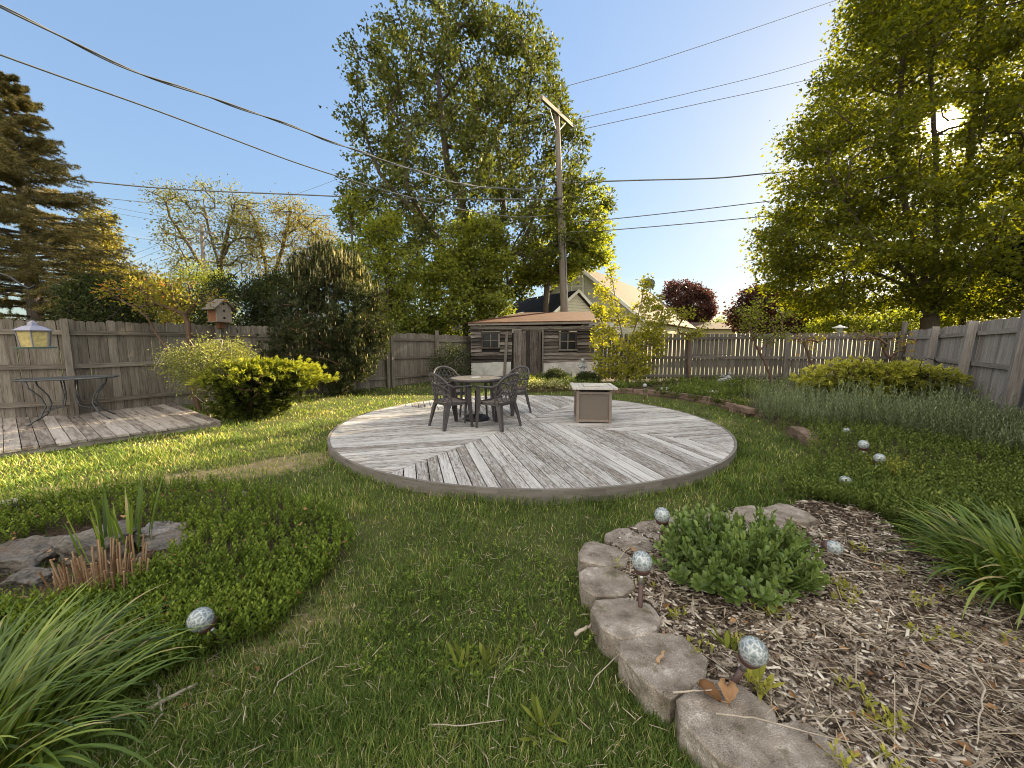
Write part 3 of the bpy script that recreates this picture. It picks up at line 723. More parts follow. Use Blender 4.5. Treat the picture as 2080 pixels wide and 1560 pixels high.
v, q, kk = blade_geo(P, np.where(rng.rand(n) < .5, rng.normal(-.5, .6, n), rng.rand(n)*6.28), rng.gamma(2.2, .05, n)+.03, rng.uniform(.0018, .0045, n), rng.uniform(1.35, 1.56, n), rng.uniform(-.15, .35, n), 5, [.8, 1, 1, .9, .5], twist=rng.normal(size=n)*.3)
me = make_mesh('stalks', v, quads=q, rnd=rep(rng.beta(2, 1.5, n), kk), mat=M['straw']); link('dry_stalks', me, label='pale dry stalks strewn over the bark mulch', cat='stalks', kind='stuff')

# ------------------------------------------------------------------ ground cover shoots
def poly_pts(polys, n, rng, pw=.8, holes=(), extra=None, box=(-420, 2500, 745, 1900), k_=30):
    x, y, d = px_samples(n*k_, rng, *box, pw=pw); k = np.zeros(len(x), bool)
    for p in polys: k |= inpoly(x, y, p)
    for h in holes: k &= ~inpoly(x, y, h)
    k &= in_yard(x, y)
    if extra is not None: k &= extra(x, y)
    return x[k][:n], y[k][:n]
def shoots(x, y, rng, H, nl, L, Wd, mat, name, label, cat, lean=.25, start=.25, open_=(.5, 1.0), kind='stuff', parent=None, base=None, zoff=0, tri=False):
    n = len(x); z = gz(x, y)+zoff if base is None else base; h = H*(.65+.6*rng.rand(n)); az = rng.rand(n)*6.28; ln = rng.rand(n)*lean
    tx = np.cos(az)*np.sin(ln)*h; ty = np.sin(az)*np.sin(ln)*h
    f = np.tile(np.linspace(start, 1, nl), n); r = lambda a: np.repeat(a, nl)
    P = np.stack([r(x)+r(tx)*f, r(y)+r(ty)*f, r(z)+r(h)*f], 1)
    phi = np.tile(np.arange(nl)*2.4, n)+r(az); th = open_[1]+(open_[0]-open_[1])*f + rng.normal(size=n*nl)*.15
    D = np.stack([np.cos(phi)*np.sin(th), np.sin(phi)*np.sin(th), np.cos(th)], 1)
    sz = (1.1-.35*f)*(1+rng.normal(size=n*nl)*.15)
    S = np.stack([-np.sin(phi), np.cos(phi), np.zeros(n*nl)], 1); N = np.cross(D, S)
    Lr = (L*sz)[:, None]; Wr = (Wd*sz)[:, None]
    c1 = P+D*Lr*.55; tip = P+D*Lr*.95-N*Lr*.12*np.sign(N[:, 2:3])
    v = np.stack([P, c1+S*Wr*.5, tip, c1-S*Wr*.5], 1).reshape(-1, 3); q = np.arange(n*nl*4).reshape(-1, 4)
    rn = np.clip(rng.normal(.35, .15, n*nl)+.35*(f-.5), 0, 1)
    m1 = (v, q, rep(rn, 4))
    sv, sq, k2 = blade_geo(np.stack([x, y, z], 1), az, h*1.0, .004+0*h, ln, 0*h, 1, [1, .6])
    v, q, rr = merge([m1, (sv, sq, np.full(len(sv), .3))])
    me = make_mesh(name, v, quads=q, rnd=rr, mat=M[mat])
    return link(name, me, parent, label=label, cat=cat, kind=kind)
x, y = poly_pts([P_LEFT], 5600, rng, .5, [P_PIT], box=(-420, 800, 960, 1600), k_=10)
shoots(x, y, rng, .12, 13, .034, .015, 'lf_cover', 'ground_cover', 'bright green leafy ground cover spreading around the rocks at the left', 'ground cover')
x, y = poly_pts([P_COVR], 4800, rng, .3, box=(1500, 2450, 840, 1120), k_=12)
shoots(x, y, rng, .15, 11, .040, .017, 'lf_coverr', 'ground_cover', 'dull green ground cover under the row of glass globe lights', 'ground cover')
x, y = poly_pts([P_SAGE], 2300, rng, .1, box=(1450, 2400, 795, 1000), k_=12)
hh = .30+.16*(snoise(np.stack([x, y], 1), 2.0, 5))
shoots(x, y, rng, np.clip(.44+.32*snoise(np.stack([x, y], 1), 3.2, 5), .14, .62), 30, .062, .012, 'lf_sage', 'sage_plants', 'tall grey green lavender and sage drift in front of the right fence', 'perennials', lean=.45, start=.1, open_=(.25, 1.0))
x, y = poly_pts([P_FAR], 2600, rng, 0, [P_SAGE, P_COVR], lambda x, y: (snoise(np.stack([x, y], 1), 2.2, 2) > -.12), box=(1000, 2450, 752, 960), k_=40)
shoots(x, y, rng, .20, 10, .075, .028, 'lf_coverr', 'bed_plants', 'mixed low green plants growing in the bed behind the round deck', 'perennials', lean=.4)
x, y = poly_pts([P_MULCH], 46, rng, .5)
xx = np.repeat(x, 5)+rng.normal(size=len(x)*5)*.03; yy = np.repeat(y, 5)+rng.normal(size=len(x)*5)*.03
shoots(xx, yy, rng, .05, 6, .036, .013, 'lf_yellow', 'weeds', 'small yellow green weed seedlings sprouting through the bark mulch', 'weeds', lean=.7, start=.1)

x, y, d = px_samples(60000, rng, y0=860); p2 = np.stack([x, y], 1)
k = in_yard(x, y) & ((x-DC[0])**2+(y-DC[1])**2 > (DR+.05)**2) & ~inpoly(x, y, P_MULCH) & ~inpoly(x, y, P_LEFT) & ~inpoly(x, y, P_LDECK) & ~inpoly(x, y, P_FAR) & ~inpoly(x, y, P_COVR) & (snoise(p2, 1.9, 77) > .22)
x = x[k][:1500]; y = y[k][:1500]
shoots(x, y, rng, .045, 7, .020, .014, 'lf_cover', 'clover', 'low clover and creeping weeds patching the lawn', 'clover', lean=.6, start=.3, open_=(.9, 1.4))
x, y, d = px_samples(60000, rng, y0=860); k = (inpoly(x, y, P_MULCH) | inpoly(x, y, P_LEFT) | inpoly(x, y, P_PIT) | inpoly(x, y, P_DRY)) & ~((np.abs(x-1.34) < .5) & (np.abs(y-2.22) < .4)); x = x[k][:420]; y = y[k][:420]; n = len(x)
D = rng.normal(size=(n, 3))*np.array([1, 1, .25]); sz = rng.uniform(.018, .05, n)
v, t, kk = leaf_geo(np.stack([x, y, gz(x, y)+.02+.05*rng.rand(n)*inpoly(x, y, P_LEFT)+.06*inpoly(x, y, P_LEFT)], 1), D, sz, sz*.6, rng, .3)
me = make_mesh('leaf_litter', v, tris=t, rnd=rep(rng.rand(n), kk), mat=M['deadleaf']); link('leaf_litter', me, label='small brown dead leaves caught in the beds and ground cover', cat='leaf litter', kind='stuff')
# ------------------------------------------------------------------ fences
U = random.uniform
def panel(a, b, z0, h0, h1, gap=0.0, pw=.14, topr=True, lean=0.0, th=.018, gaps=None, off=.03, jag=.02, faceN=1, dog=True):
    """one bay of pickets between two post positions; lean = outward shift per metre of height"""
    a = Vector((a[0], a[1])); b = Vector((b[0], b[1])); d = b-a; Lt = d.length; d.normalize(); nrm = Vector((-d.y, d.x))*faceN; mb = MB()
    n = max(1, int(round(Lt/(pw+gap)))); step = Lt/n
    for i in range(n):
        s = (i+.5)*step; h = h0+(h1-h0)*s/Lt + U(-jag, jag); w = (step-gap-.003)*U(.96, 1.0); c = a+d*s; tilt = U(-.006, .006); zb = z0+U(-.01, .03)
        tz = .028 if dog else 0.0
        prof = [(-w/2, zb), (w/2, zb), (w/2, h-tz), (w*.28, h), (-w*.28, h), (-w/2, h-tz)]
        vs = []; bc = []
        o0 = off+U(-.004, .004)
        for side_ in (0, th):
            for (u, z) in prof:
                p = c + d*(u+tilt*z) + nrm*(o0+side_+lean*z); vs.append((p.x, p.y, z)); bc.append((z, u, side_))
        k = len(prof)
        mb.add(vs, [tuple(range(k-1, -1, -1)), tuple(range(k, 2*k))]+[(j, (j+1) % k, k+(j+1) % k, k+j) for j in range(k)], bc)
    return mb
def railb(a, b, za, zb, nrm, off, lean, w=.04, h=.085, mb=None):
    mb = mb or MB(); pa = Vector((a[0], a[1], za)) + Vector((nrm[0], nrm[1], 0))*(off+lean*za); pb = Vector((b[0], b[1], zb)) + Vector((nrm[0], nrm[1], 0))*(off+lean*zb)
    return mb.beam(pa, pb, w, h, jit=.002)
def fence_run(name, label, pts, heights, mat, rails=(.32, 1.0, 1.62), gap=0.0, lean=0.0, posts=True, post_h=None, pw=.14, z0=.02, faceN=1, group='wooden fences around the yard', dog=True, post_w=.1, pleans=None):
    root = thing(name, label, 'fence', (pts[0][0], pts[0][1], 0), group)
    for i in range(len(pts)-1):
        a, b = pts[i], pts[i+1]; d = Vector((b[0]-a[0], b[1]-a[1])).normalized(); nr = (-d.y*faceN, d.x*faceN)
        panel(a, b, z0, heights[i], heights[i+1]-U(0, .02), gap, pw, lean=lean, faceN=faceN, dog=dog).build('picket_panel', M[mat], root)
        for rz in rails:
            railb(a, b, rz*heights[i]/1.85, rz*heights[i+1]/1.85+U(-.015, .015), nr, -.002, lean).build('rail', M[mat], root)
    if posts:
        for i, p in enumerate(pts):
            d = Vector((pts[min(i+1, len(pts)-1)][0]-pts[max(i-1, 0)][0], pts[min(i+1, len(pts)-1)][1]-pts[max(i-1, 0)][1])).normalized(); nr = Vector((-d.y*faceN, d.x*faceN, 0))
            h = (post_h[i] if post_h else heights[i]+.03); ln = pleans[i] if pleans else lean
            base = Vector((p[0], p[1], -.1)) - nr*(post_w/2+.018+.024+.002) + nr*(.02 if False else 0); top = base + Vector((0, 0, h+.1)) + nr*ln*h
            mb = MB(); mb.beam(base, top, post_w, post_w, up=(d.x, d.y, 0), jit=.003); mb.build('post', M[mat], root, bevel=.006)
    return root
# left fence (yard side shows rails and posts); outward normal points away from the yard
hL = [1.9, 1.9, 1.88, 1.89, 1.85, 1.80]
fence_run('privacy_fence', 'long weathered privacy fence of scalloped boards running behind the birdhouse at the left', FL[:6], hL, 'fence', post_h=[1.92, 1.92, 1.9, 1.86, 1.86, 2.02])
fence_run('privacy_fence', 'short grey board fence between the tall end post and the old shed, streaked with sunlight', [(FL[5][0]+.09, FL[5][1]+.11), FL[6], FL[7]], [1.76, 1.72, 1.70], 'fence', post_h=[1.80, 1.86, 1.75])
# back fence: open pickets with daylight between, rails towards the yard
fence_run('picket_fence', 'grey picket fence with daylight between its boards along the back of the yard', BKR, [1.72, 1.74, 1.74, 1.76, 1.8], 'fence_b', rails=(.30, .98, 1.68), gap=.026, pw=.115, post_h=[1.8, 1.76, 1.80, 1.78, 2.12], dog=False, z0=.16)
fence_run('privacy_fence', 'leaning grey board fence with thick posts along the right side of the yard', FR, [1.82, 1.84, 1.88, 1.92, 1.92, 1.92, 1.92], 'fence_r', rails=(.38, 1.02, 1.62), lean=.055, post_w=.135, post_h=[1.8, 1.86, 1.9, 1.96, 1.94, 1.94, 1.94], dog=False)

# ------------------------------------------------------------------ round deck
ZD = .15
root = thing('round_deck', 'large round wooden deck of peeling pale boards laid in four diagonal quarters', 'deck', (DC[0], DC[1], 0))
def clip(poly, cp):
    out = poly
    for i in range(len(cp)):
        a = cp[i]; b = cp[(i+1) % len(cp)]; res = []
        if not out: return []
        for j in range(len(out)):
            p, q = out[j], out[(j+1) % len(out)]
            sp = (b[0]-a[0])*(p[1]-a[1])-(b[1]-a[1])*(p[0]-a[0]); sq = (b[0]-a[0])*(q[1]-a[1])-(b[1]-a[1])*(q[0]-a[0])
            if sp >= 0: res.append(p)
            if (sp > 0) != (sq > 0):
                tt = sp/(sp-sq); res.append((p[0]+(q[0]-p[0])*tt, p[1]+(q[1]-p[1])*tt))
        out = res
    return out
mb = MB(); A0 = math.radians(60); pitch = .126
for k in range(4):
    s0 = A0+k*math.pi/2; wedge = [(DC[0]+.006*math.cos(s0+math.pi/4), DC[1]+.006*math.sin(s0+math.pi/4))] + [(DC[0]+DR*math.cos(s0+.0012+(math.pi/2-.0024)*i/28), DC[1]+DR*math.sin(s0+.0012+(math.pi/2-.0024)*i/28)) for i in range(29)]
    ba = math.radians(15) if k in (1, 3) else math.radians(105)
    # quarters starting at 60deg (far right): 0 -> top, 1 -> left, 2 -> bottom, 3 -> right
    ux, uy = math.cos(ba), math.sin(ba); wx, wy = -uy, ux
    for i in range(-25, 26):
        o0 = i*pitch+.006; o1 = (i+1)*pitch-.006
        R_ = [(DC[0]+ux*s+wx*w, DC[1]+uy*s+wy*w) for s, w in ((-4, o0), (4, o0), (4, o1), (-4, o1))]
        pl = clip(R_, wedge)
        if len(pl) < 3: continue
        f = lambda v, i=i: ((v[0]-DC[0])*ux+(v[1]-DC[1])*uy, (v[0]-DC[0])*wx+(v[1]-DC[1])*wy, v[2])
        dz = U(-.002, .002); mb.prism(pl, ZD-.03, ZD+dz, f)
mb.build('deck_boards', M['deck'], root)
mb = MB(); n = 96; rr = DR+.004
for i in range(n):
    a0 = 2*math.pi*i/n; a1 = 2*math.pi*(i+1)/n
    P_ = [(DC[0]+r_*math.cos(a), DC[1]+r_*math.sin(a), z) for a in (a0, a1) for r_ in (rr, rr+.03) for z in (-.03, ZD+.004)]
    mb.add(P_, [(0, 1, 3, 2), (4, 6, 7, 5), (0, 4, 5, 1), (2, 3, 7, 6), (0, 2, 6, 4), (1, 5, 7, 3)], [(a*rr, 0, z) for a in (a0, a1) for r_ in (0, 1) for z in (0, .16)], r=(i//12)*.11 % 1)
mb.build('rim_board', M['rim'], root)
mb = MB(); mb.lathe([(DR-.02, -.03), (DR-.02, ZD-.032)], (DC[0], DC[1], 0), 64); mb.build('deck_frame', M['dark'], root)

# left deck
ZL = .10
c0 = Vector(P_LDECK[0]); e1 = (Vector(P_LDECK[1])-c0); e2 = (Vector(P_LDECK[3])-c0); L1 = e1.length; L2 = e2.length; e1.normalize(); e2.normalize()
root = thing('low_deck', 'low rectangular deck of brown boards under the metal table at the left', 'deck', (c0.x, c0.y, 0))
mb = MB(); n = int(L1/.145)
for i in range(n):
    s = (i+.5)*.145; c = c0+e1*s+e2*(L2/2+U(-.012, .012)); mb.box((c.x, c.y, ZL-.016+U(-.003, .003)), (L2, .137, .032), Rz(math.atan2(e2.y, e2.x)), jit=.002, long=0)
mb.build('deck_boards', M['deck2'], root)
mb = MB()
for off_, ee, LL, o0 in ((.05, e1, L1, e2), (L2-.05, e1, L1, e2)):
    p = c0+o0*off_; mb.beam((p.x, p.y, .03), (p.x+ee.x*LL, p.y+ee.y*LL, .03), .04, .075)
p = c0+e1*.04; mb.beam((p.x, p.y, .03), (p.x+e2.x*L2, p.y+e2.y*L2, .03), .04, .07)
mb.build('joist', M['deck2'], root)

# ------------------------------------------------------------------ shed
SY = 15.0; SB = .06
xl = V(957, 700, SY)[0]; xr = V(1207, 700, SY)[0]; zt = V(957, 664, SY)[2]; zt2 = V(1205, 660, SY)[2]; zf = V(1000, 735, SY)[2]
root = thing('old_shed', 'dilapidated dark wooden shed with a rusty roof behind the patio set', 'shed', ((xl+xr)/2, SY, 0))
mb = MB(); mb.box(((xl+xr)/2, SY+1.6, .9), (xr-xl-.1, 3.1, 1.8)); mb.build('inner_wall', M['dark'], root)
def sx(px): return V(px, 700, SY)[0]
def sz(py): return V(1080, py, SY)[2]
w1 = (sx(982), sx(1012), sz(705), sz(678)); w2 = (sx(1138), sx(1168), sz(709), sz(677)); dr = (sx(1042), sx(1101))
for sx0, sx1 in ((xl, sx(1040)), (sx(1103), xr)):
    nb = 10; mb = MB()
    for i in range(nb):
        z0 = zf-.02+(zt-zf)*i/nb; z1 = zf-.02+(zt-zf)*(i+1)/nb+.0; zc = (z0+z1)/2
        wn = w1 if sx0 == xl else w2; segs = [(sx0, sx1)]
        if z1 > wn[2]-.06 and z0 < wn[3]+.02: segs = [(sx0, wn[0]-.06), (wn[1]+.06, sx1)]
        for a_, b_ in segs:
            wv = U(-.03, .005)-.03; tl = U(-.014, .014)
            mb.add([(a_, SY-.045+wv, z0+tl), (b_+U(-.02, .01), SY-.045+U(-.01, .01), z0-tl), (b_, SY-.012, z1), (a_, SY-.012, z1), (a_, SY-.01, z0+tl), (b_, SY-.01, z0-tl), (b_, SY+.003, z1), (a_, SY+.003, z1)],
                   [(0, 1, 2, 3), (4, 7, 6, 5), (0, 4, 5, 1), (3, 2, 6, 7), (0, 3, 7, 4), (1, 5, 6, 2)], [(q_, 0, zz) for q_, zz in ((a_, z0), (b_, z0), (b_, z1), (a_, z1))]*2)
    mb.build('lap_siding', M['shed'], root)
for x_ in (xl, xr):
    mb = MB()
    for i in range(10):
        z0 = zf+(zt-zf)*i/10; mb.box((x_, SY+1.6, z0+.1), (.03, 3.15, .2), R=Matrix.Rotation(U(-.05, .05), 3, 'Y'), long=1)
    mb.build('side_siding', M['shed'], root)
mb = MB(); mb.box(((xl+sx(1038))/2, SY-.0, zf/2-.02), (sx(1038)-xl, .14, zf+.04)); mb.build('foundation', M['conc'], root); mb = MB(); mb.box(((sx(1104)+xr)/2, SY, zf/2-.02), (xr-sx(1104), .14, zf+.04)); mb.build('foundation', M['conc'], root)
for wn in (w1, w2):
    mb = MB(); x0, x1, z0, z1 = wn
    for c, s in ((((x0+x1)/2, SY-.06, z1+.03), (x1-x0+.16, .05, .06)), (((x0+x1)/2, SY-.07, z0-.03), (x1-x0+.18, .07, .05)), ((x0-.03, SY-.06, (z0+z1)/2), (.06, .05, z1-z0)), ((x1+.03, SY-.06, (z0+z1)/2), (.06, .05, z1-z0))): mb.box(c, s)
    wf = mb.build('window', M['shed'], root)
    mb = MB(); mb.box(((x0+x1)/2, SY-.05, (z0+z1)/2), (.03, .03, z1-z0)); mb.box(((x0+x1)/2, SY-.046, (z0+z1)/2), (x1-x0, .03, .03)); mb.build('muntin', M['shed_l'], wf)
    mb = MB(); mb.box(((x0+x1)/2, SY-.02, (z0+z1)/2), (x1-x0, .01, z1-z0)); mb.build('pane', M['glass'], wf)
dz0 = .12; dz1 = sz(671); mb = MB(); nx_ = 6
for i in range(nx_):
    w = (dr[1]-dr[0]-.18)/nx_; mb.box((dr[0]+.02+w*(i+.5), SY-.05+U(-.006, .006), (dz0+dz1)/2+U(-.02, .0)), (w-.008, .035, dz1-dz0), jit=.003)
d_ = mb.build('door', M['shed'], root)
mb = MB(); mb.box((dr[1]-.17, SY-.085, sz(688)), (.16, .02, .03)); mb.build('hinge', M['black'], d_); mb = MB(); mb.box((dr[1]-.17, SY-.085, sz(740)), (.16, .02, .03)); mb.build('hinge', M['black'], d_)
mb = MB(); mb.tube([(dr[1]-.10, SY-.10, .05), (dr[1]-.11, SY-.10, .9), (dr[1]-.09, SY-.09, dz1)], [.06, .055, .05], 8); mb.build('door_log', M['shed'], root)
mb = MB(); mb.box((dr[1]+.02, SY-.09, (dz0+dz1)/2), (.06, .06, dz1-dz0+.05)); mb.build('door_jamb', M['shed_l'], root)
mb = MB(); mb.beam((sx(1024), SY-.16, .08), (sx(1030), SY-.06, sz(673)), .09, .06); mb.build('prop_board', M['shed_l'], root)
mb = MB(); mb.box(((xl+xr)/2, SY-.1, sz(666)), (xr-xl, .05, .12)); mb.build('header_board', M['shed'], root)
mb = MB(); mb.beam((xl-.08, SY-.2, sz(659)), (xr+.08, SY-.2, sz(655)), .035, .10); mb.build('fascia', M['shed_l'], root)
f0 = Vector((xl-.12, SY-.24, sz(656))); f1 = Vector((xr+.12, SY-.24, sz(651))); RY = SY+3.3
r0 = Vector(V(1062, 635, RY)); r1 = Vector(V(1222, 632, RY)); l1 = Vector((xl-.12, RY-.3, f0.z+.02))
mb = MB()
def rpoly(mb, pts, th, ax=(1, 0, 0)):
    P = [Vector(p) for p in pts]; ax = Vector(ax).normalized(); nrm_ = (P[1]-P[0]).cross(P[2]-P[0]).normalized(); cr = nrm_.cross(ax).normalized()
    mb.poly(P, th=th, bcs=[((p-P[0]).dot(ax), (p-P[0]).dot(cr), 0) for p in P])
rpoly(mb, [f0, f1, r1, r0], .03); rpoly(mb, [f0, r0, l1], .03, (0, 1, 0)); b1 = Vector((xr+.1, RY+.3, 2.2)); b0 = Vector((xl+.2, RY+.3, 2.2)); rpoly(mb, [r0, r1, b1, b0], .03)
mb.build('roof', M['rust'], root)
mb = MB(); mb.beam(f0+Vector((.25, .35, .035)), r0+Vector((0, 0, .02)), .10, .03); mb.build('ridge_cap', M['black'], root)

# ------------------------------------------------------------------ neighbour house
def wall_quad(mb, a, b, z0, z1, th=.12):
    mb.beam((a[0], a[1], (z0+z1)/2), (b[0], b[1], (z0+z1)/2), th, z1-z0)
root = thing('neighbour_house', 'pale sided gabled house with a brown shingle roof beyond the back fence', 'house', (8, 30, 0))
A = Vector(V(1172, 536, 27.3)); B = Vector(V(1322, 597, 44.0)); B.z = A.z; dxy = (B-A); dxy.z = 0; Lh = dxy.length; dn = dxy.normalized(); gn = Vector((dn.y, -dn.x, 0)); HW = 4.5; EZ = 3.05
def roofpair(mb, A, dn, gn, L, HW, ez, over=.35, th=.14, ax=None):
    for sgn in (1, -1):
        sl = (A.z-ez)/HW; e = A+gn*sgn*(HW+over); e.z = ez-over*sl; a0 = A-dn*over; e0 = e-dn*over; a1 = A+dn*(L+over); e1_ = e+dn*(L+over)
        pts = [e0, e1_, a1, a0] if sgn > 0 else [e0, a0, a1, e1_]
        rpoly(mb, pts, th, dn)
mb = MB(); roofpair(mb, A, dn, gn, Lh, HW, EZ); mb.build('roof', M['shingle'], root)
def gable(mb, A, gn, HW, ez, zb=0, th=.1, dn=None):
    P = [A+gn*HW, A, A-gn*HW]; pts = [Vector((P[0].x, P[0].y, zb)), Vector((P[0].x, P[0].y, ez-.1)), Vector((A.x, A.y, A.z-.12)), Vector((P[2].x, P[2].y, ez-.1)), Vector((P[2].x, P[2].y, zb))]
    mb.poly(pts, th=-th)
mb = MB(); gable(mb, A+dn*.05, gn, HW, EZ)
s0 = A+gn*HW+dn*.15; s1 = s0+dn*(Lh-.1); mb2 = MB(); wall_quad(mb2, s0, s1, 0, EZ-.05); s0 = A-gn*HW+dn*.15; s1 = s0+dn*(Lh-.1); wall_quad(mb2, s0, s1, 0, EZ-.05)
mb.build('gable_wall', M['siding'], root); mb2.build('side_wall', M['siding_y'], root)
mb = MB(); gable(mb, A+dn*(Lh-.1), gn, HW, EZ); mb.build('rear_wall', M['siding'], root)
mb = MB()
for sgn in (1, -1):
    e = A+gn*sgn*(HW+.36)-dn*.38; e.z = EZ-.36*(A.z-EZ)/HW-.07; a_ = A-dn*.38; a_ = Vector((a_.x, a_.y, a_.z-.07)); mb.beam(e, a_, .03, .2)
mb.build('rake_board', M['white'], root)
# gable window
def gwin(root, c, u, w, h, nrm, frame_m='white', glass='glass', mid=True):
    mb = MB(); uz = Vector((0, 0, 1)); u = Vector(u)
    for d_, s_ in ((-1, 0), (1, 0)):
        p = c+u*(w/2)*d_+nrm*.05; mb.beam(p-uz*(h/2), p+uz*(h/2), .09, .09, up=nrm)
    for d_ in (-1, 1):
        p = c+uz*(h/2)*d_+nrm*.052; mb.beam(p-u*(w/2+.05), p+u*(w/2+.05), .09, .09, up=nrm)
    if mid: p = c+nrm*.045; mb.beam(p-u*(w/2), p+u*(w/2), .05, .05, up=nrm)
    f = mb.build('window', M[frame_m], root)
    mb = MB(); p = c+nrm*.02; mb.beam(p-u*(w/2-.02), p+u*(w/2-.02), .02, h-.04, up=uz); mb.build('pane', M[glass], f)
gw = Vector(V(1170, 582, 27.0)); tpar = (gw-A).dot(gn); gw = A+gn*tpar+dn*.05; gw.z = V(1170, 583, gw.y)[2]
gwin(root, gw-dn*.06, gn, .85, 1.3, -dn, glass='glass_l')
s0 = A+gn*(HW+.06)+dn*(Lh*.86); gwin(root, Vector((s0.x, s0.y, 2.35)), dn, 1.0, 1.1, gn, glass='glass_l'); s0 = A+gn*(HW+.06)+dn*(Lh*.6); gwin(root, Vector((s0.x, s0.y, 2.3)), dn, 1.0, 1.1, gn, glass='glass_l')
# satellite dish on the ridge end
dp = A+dn*(Lh-.4); t_ = thing('satellite_dish', 'grey satellite dish on the roof ridge of the brown shingled house', 'dish', dp)
mb = MB(); R_ = frame((-.45, -.8, .35)); R3 = Matrix((R_.col[1], R_.col[2], R_.col[0])).transposed()
dc_ = dp+Vector((-.05, -.1, 1.0)); mb.lathe([(.02, 0.0), (.3, .03), (.5, .09), (.52, .10), (.5, .07), (.3, .01), (.02, -.03)], dc_, 20, R=R3); mb.build('reflector', M['dkmetal'], t_, smooth=True)
mb = MB(); mb.tube([dp+Vector((0, 0, -.1)), dp+Vector((.1, .1, .5)), dc_], .035, 6); mb.build('mast', M['dkmetal'], t_); mb = MB(); mb.tube([dc_+Vector((0, 0, -.4)), dc_+Vector((-.35, -.6, -.25))], .025, 5); mb.box(dc_+Vector((-.38, -.62, -.22)), (.12, .12, .14)); mb.build('feed_arm', M['dkmetal'], t_)
# addition with dark roof
root = thing('garage', 'small gabled garage with a dark shingle roof in front of the pale house', 'garage', (3, 24, 0))
A2 = Vector(V(1168, 590, 22.3)); d2 = Vector((-.53, .85, 0)); g2 = Vector((.85, .53, 0)); EZ2 = 2.75
mb = MB(); roofpair(mb, A2, d2, g2, 5.6, 2.1, EZ2, .3, .1); mb.build('roof', M['shingle_d'], root)
mb = MB(); gable(mb, A2+d2*.05, g2, 2.1, EZ2); mb.build('gable_wall', M['siding'], root)
mb = MB()
for sg in (1, -1): wall_quad(mb, A2+g2*2.1*sg+d2*.15, A2+g2*2.1*sg+d2*5.4, 0, EZ2-.05)
mb.build('side_wall', M['siding'], root)
mb = MB()
for sgn in (1, -1):
    e = A2+g2*sgn*2.4-d2*.33; e.z = EZ2-.3*(A2.z-EZ2)/2.1-.04; mb.beam(e, A2-d2*.33-Vector((0, 0, .04)), .03, .15)
mb.build('rake_board', M['white'], root)
# white building left of the shed, seen through leaves
root = thing('white_garage', 'low white sided garage glimpsed through leaves left of the old shed', 'garage', (-3, 21, 0))
mb = MB(); mb.box((-2.6, 22, 1.25), (6.2, 3, 2.5)); mb.build('wall', M['siding_w'], root)
mb = MB(); mb.box((-2.6, 22, 2.57), (6.6, 3.5, .14)); mb.build('roof', M['white'], root)
# white wall right of the shed behind the young maple
root = thing('white_outbuilding', 'white lap sided wall standing just right of the old shed', 'outbuilding', (4, 17.5, 0))
mb = MB(); x0 = V(1195, 700, 17.2)[0]; x1 = V(1262, 700, 17.2)[0]; zt_ = V(1200, 652, 17.2)[2]; mb.box(((x0+x1)/2, 18.2, zt_/2), (x1-x0, 2, zt_)); mb.build('wall', M['siding_w'], root)
mb = MB(); mb.box(((x0+x1)/2, 18.2, zt_+.045), (x1-x0+.3, 2.3, .08)); mb.build('roof', M['shingle'], root)
# distant houses right
for lab, pxa, pxb, pt, pe, Yd, mt in (('distant cream house with a grey roof between the purple maples', 1425, 1494, 658, 668, 42, 'siding_y'), ('far low house with a pale roof edge under the left purple maple', 1408, 1440, 655, 664, 55, 'siding_w')):
    a_ = V(pxa, pe, Yd); b_ = V(pxb, pe, Yd); root = thing('distant_house', lab, 'house', ((a_[0]+b_[0])/2, Yd, 0), 'houses beyond the back fence')
    mb = MB(); mb.box(((a_[0]+b_[0])/2, Yd+3, a_[2]/2), (b_[0]-a_[0], 6, a_[2])); mb.build('wall', M[mt], root)
    mb = MB(); zr = V(pxa, pt, Yd)[2]+.3; rpoly(mb, [(a_[0]-.4, Yd-.4, a_[2]), (b_[0]+.4, Yd-.4, a_[2]), (b_[0]+.2, Yd+3, zr), (a_[0]-.2, Yd+3, zr)], .12); rpoly(mb, [(b_[0]+.4, Yd+6.4, a_[2]), (a_[0]-.4, Yd+6.4, a_[2]), (a_[0]-.2, Yd+3, zr), (b_[0]+.2, Yd+3, zr)], .12); mb.build('roof', M['shingle'], root)

# ------------------------------------------------------------------ utility poles and cables
PY = 19.0
pb = Vector(V(1145, 610, PY)); ptp = Vector(V(1131, 226, PY)); base = pb+(pb-ptp)*(pb.z/(ptp.z-pb.z))*1.0; base.z = 0
root = thing('utility_pole', 'tall weathered utility pole with an empty slanted crossarm rising behind the old shed', 'pole', (base.x, base.y, 0))
mb = MB(); mb.tube([base, base.lerp(ptp, .33), base.lerp(ptp, .66), ptp+Vector((0, 0, .1))], [.19, .17, .145, .11], 14); mb.build('pole_shaft', M['pole'], root, smooth=True)
ca = Vector(V(1106, 199, 17.7)); cb = Vector(V(1168, 257, 20.4)); mid = (ca+cb)/2; dlt = Vector((ptp.x, ptp.y-.16, ptp.z-.15))-mid; ca += dlt*.8; cb += dlt*.8
mb = MB(); mb.beam(ca, cb, .13, .17, jit=.01); mb.build('crossarm', M['pole'], root)
mb = MB(); ax_ = (cb-ca).normalized(); mb.beam(mid+dlt*.8+ax_*.9+Vector((0, -.02, -.08)), Vector((ptp.x, ptp.y-.13, ptp.z-1.0)), .02, .04); mb.beam(mid+dlt*.8-ax_*.9+Vector((0, -.02, -.08)), Vector((ptp.x, ptp.y-.13, ptp.z-1.0)), .02, .04); mb.build('brace', M['dkmetal'], root)
mb = MB(); z0 = V(1140, 560, PY)[2]
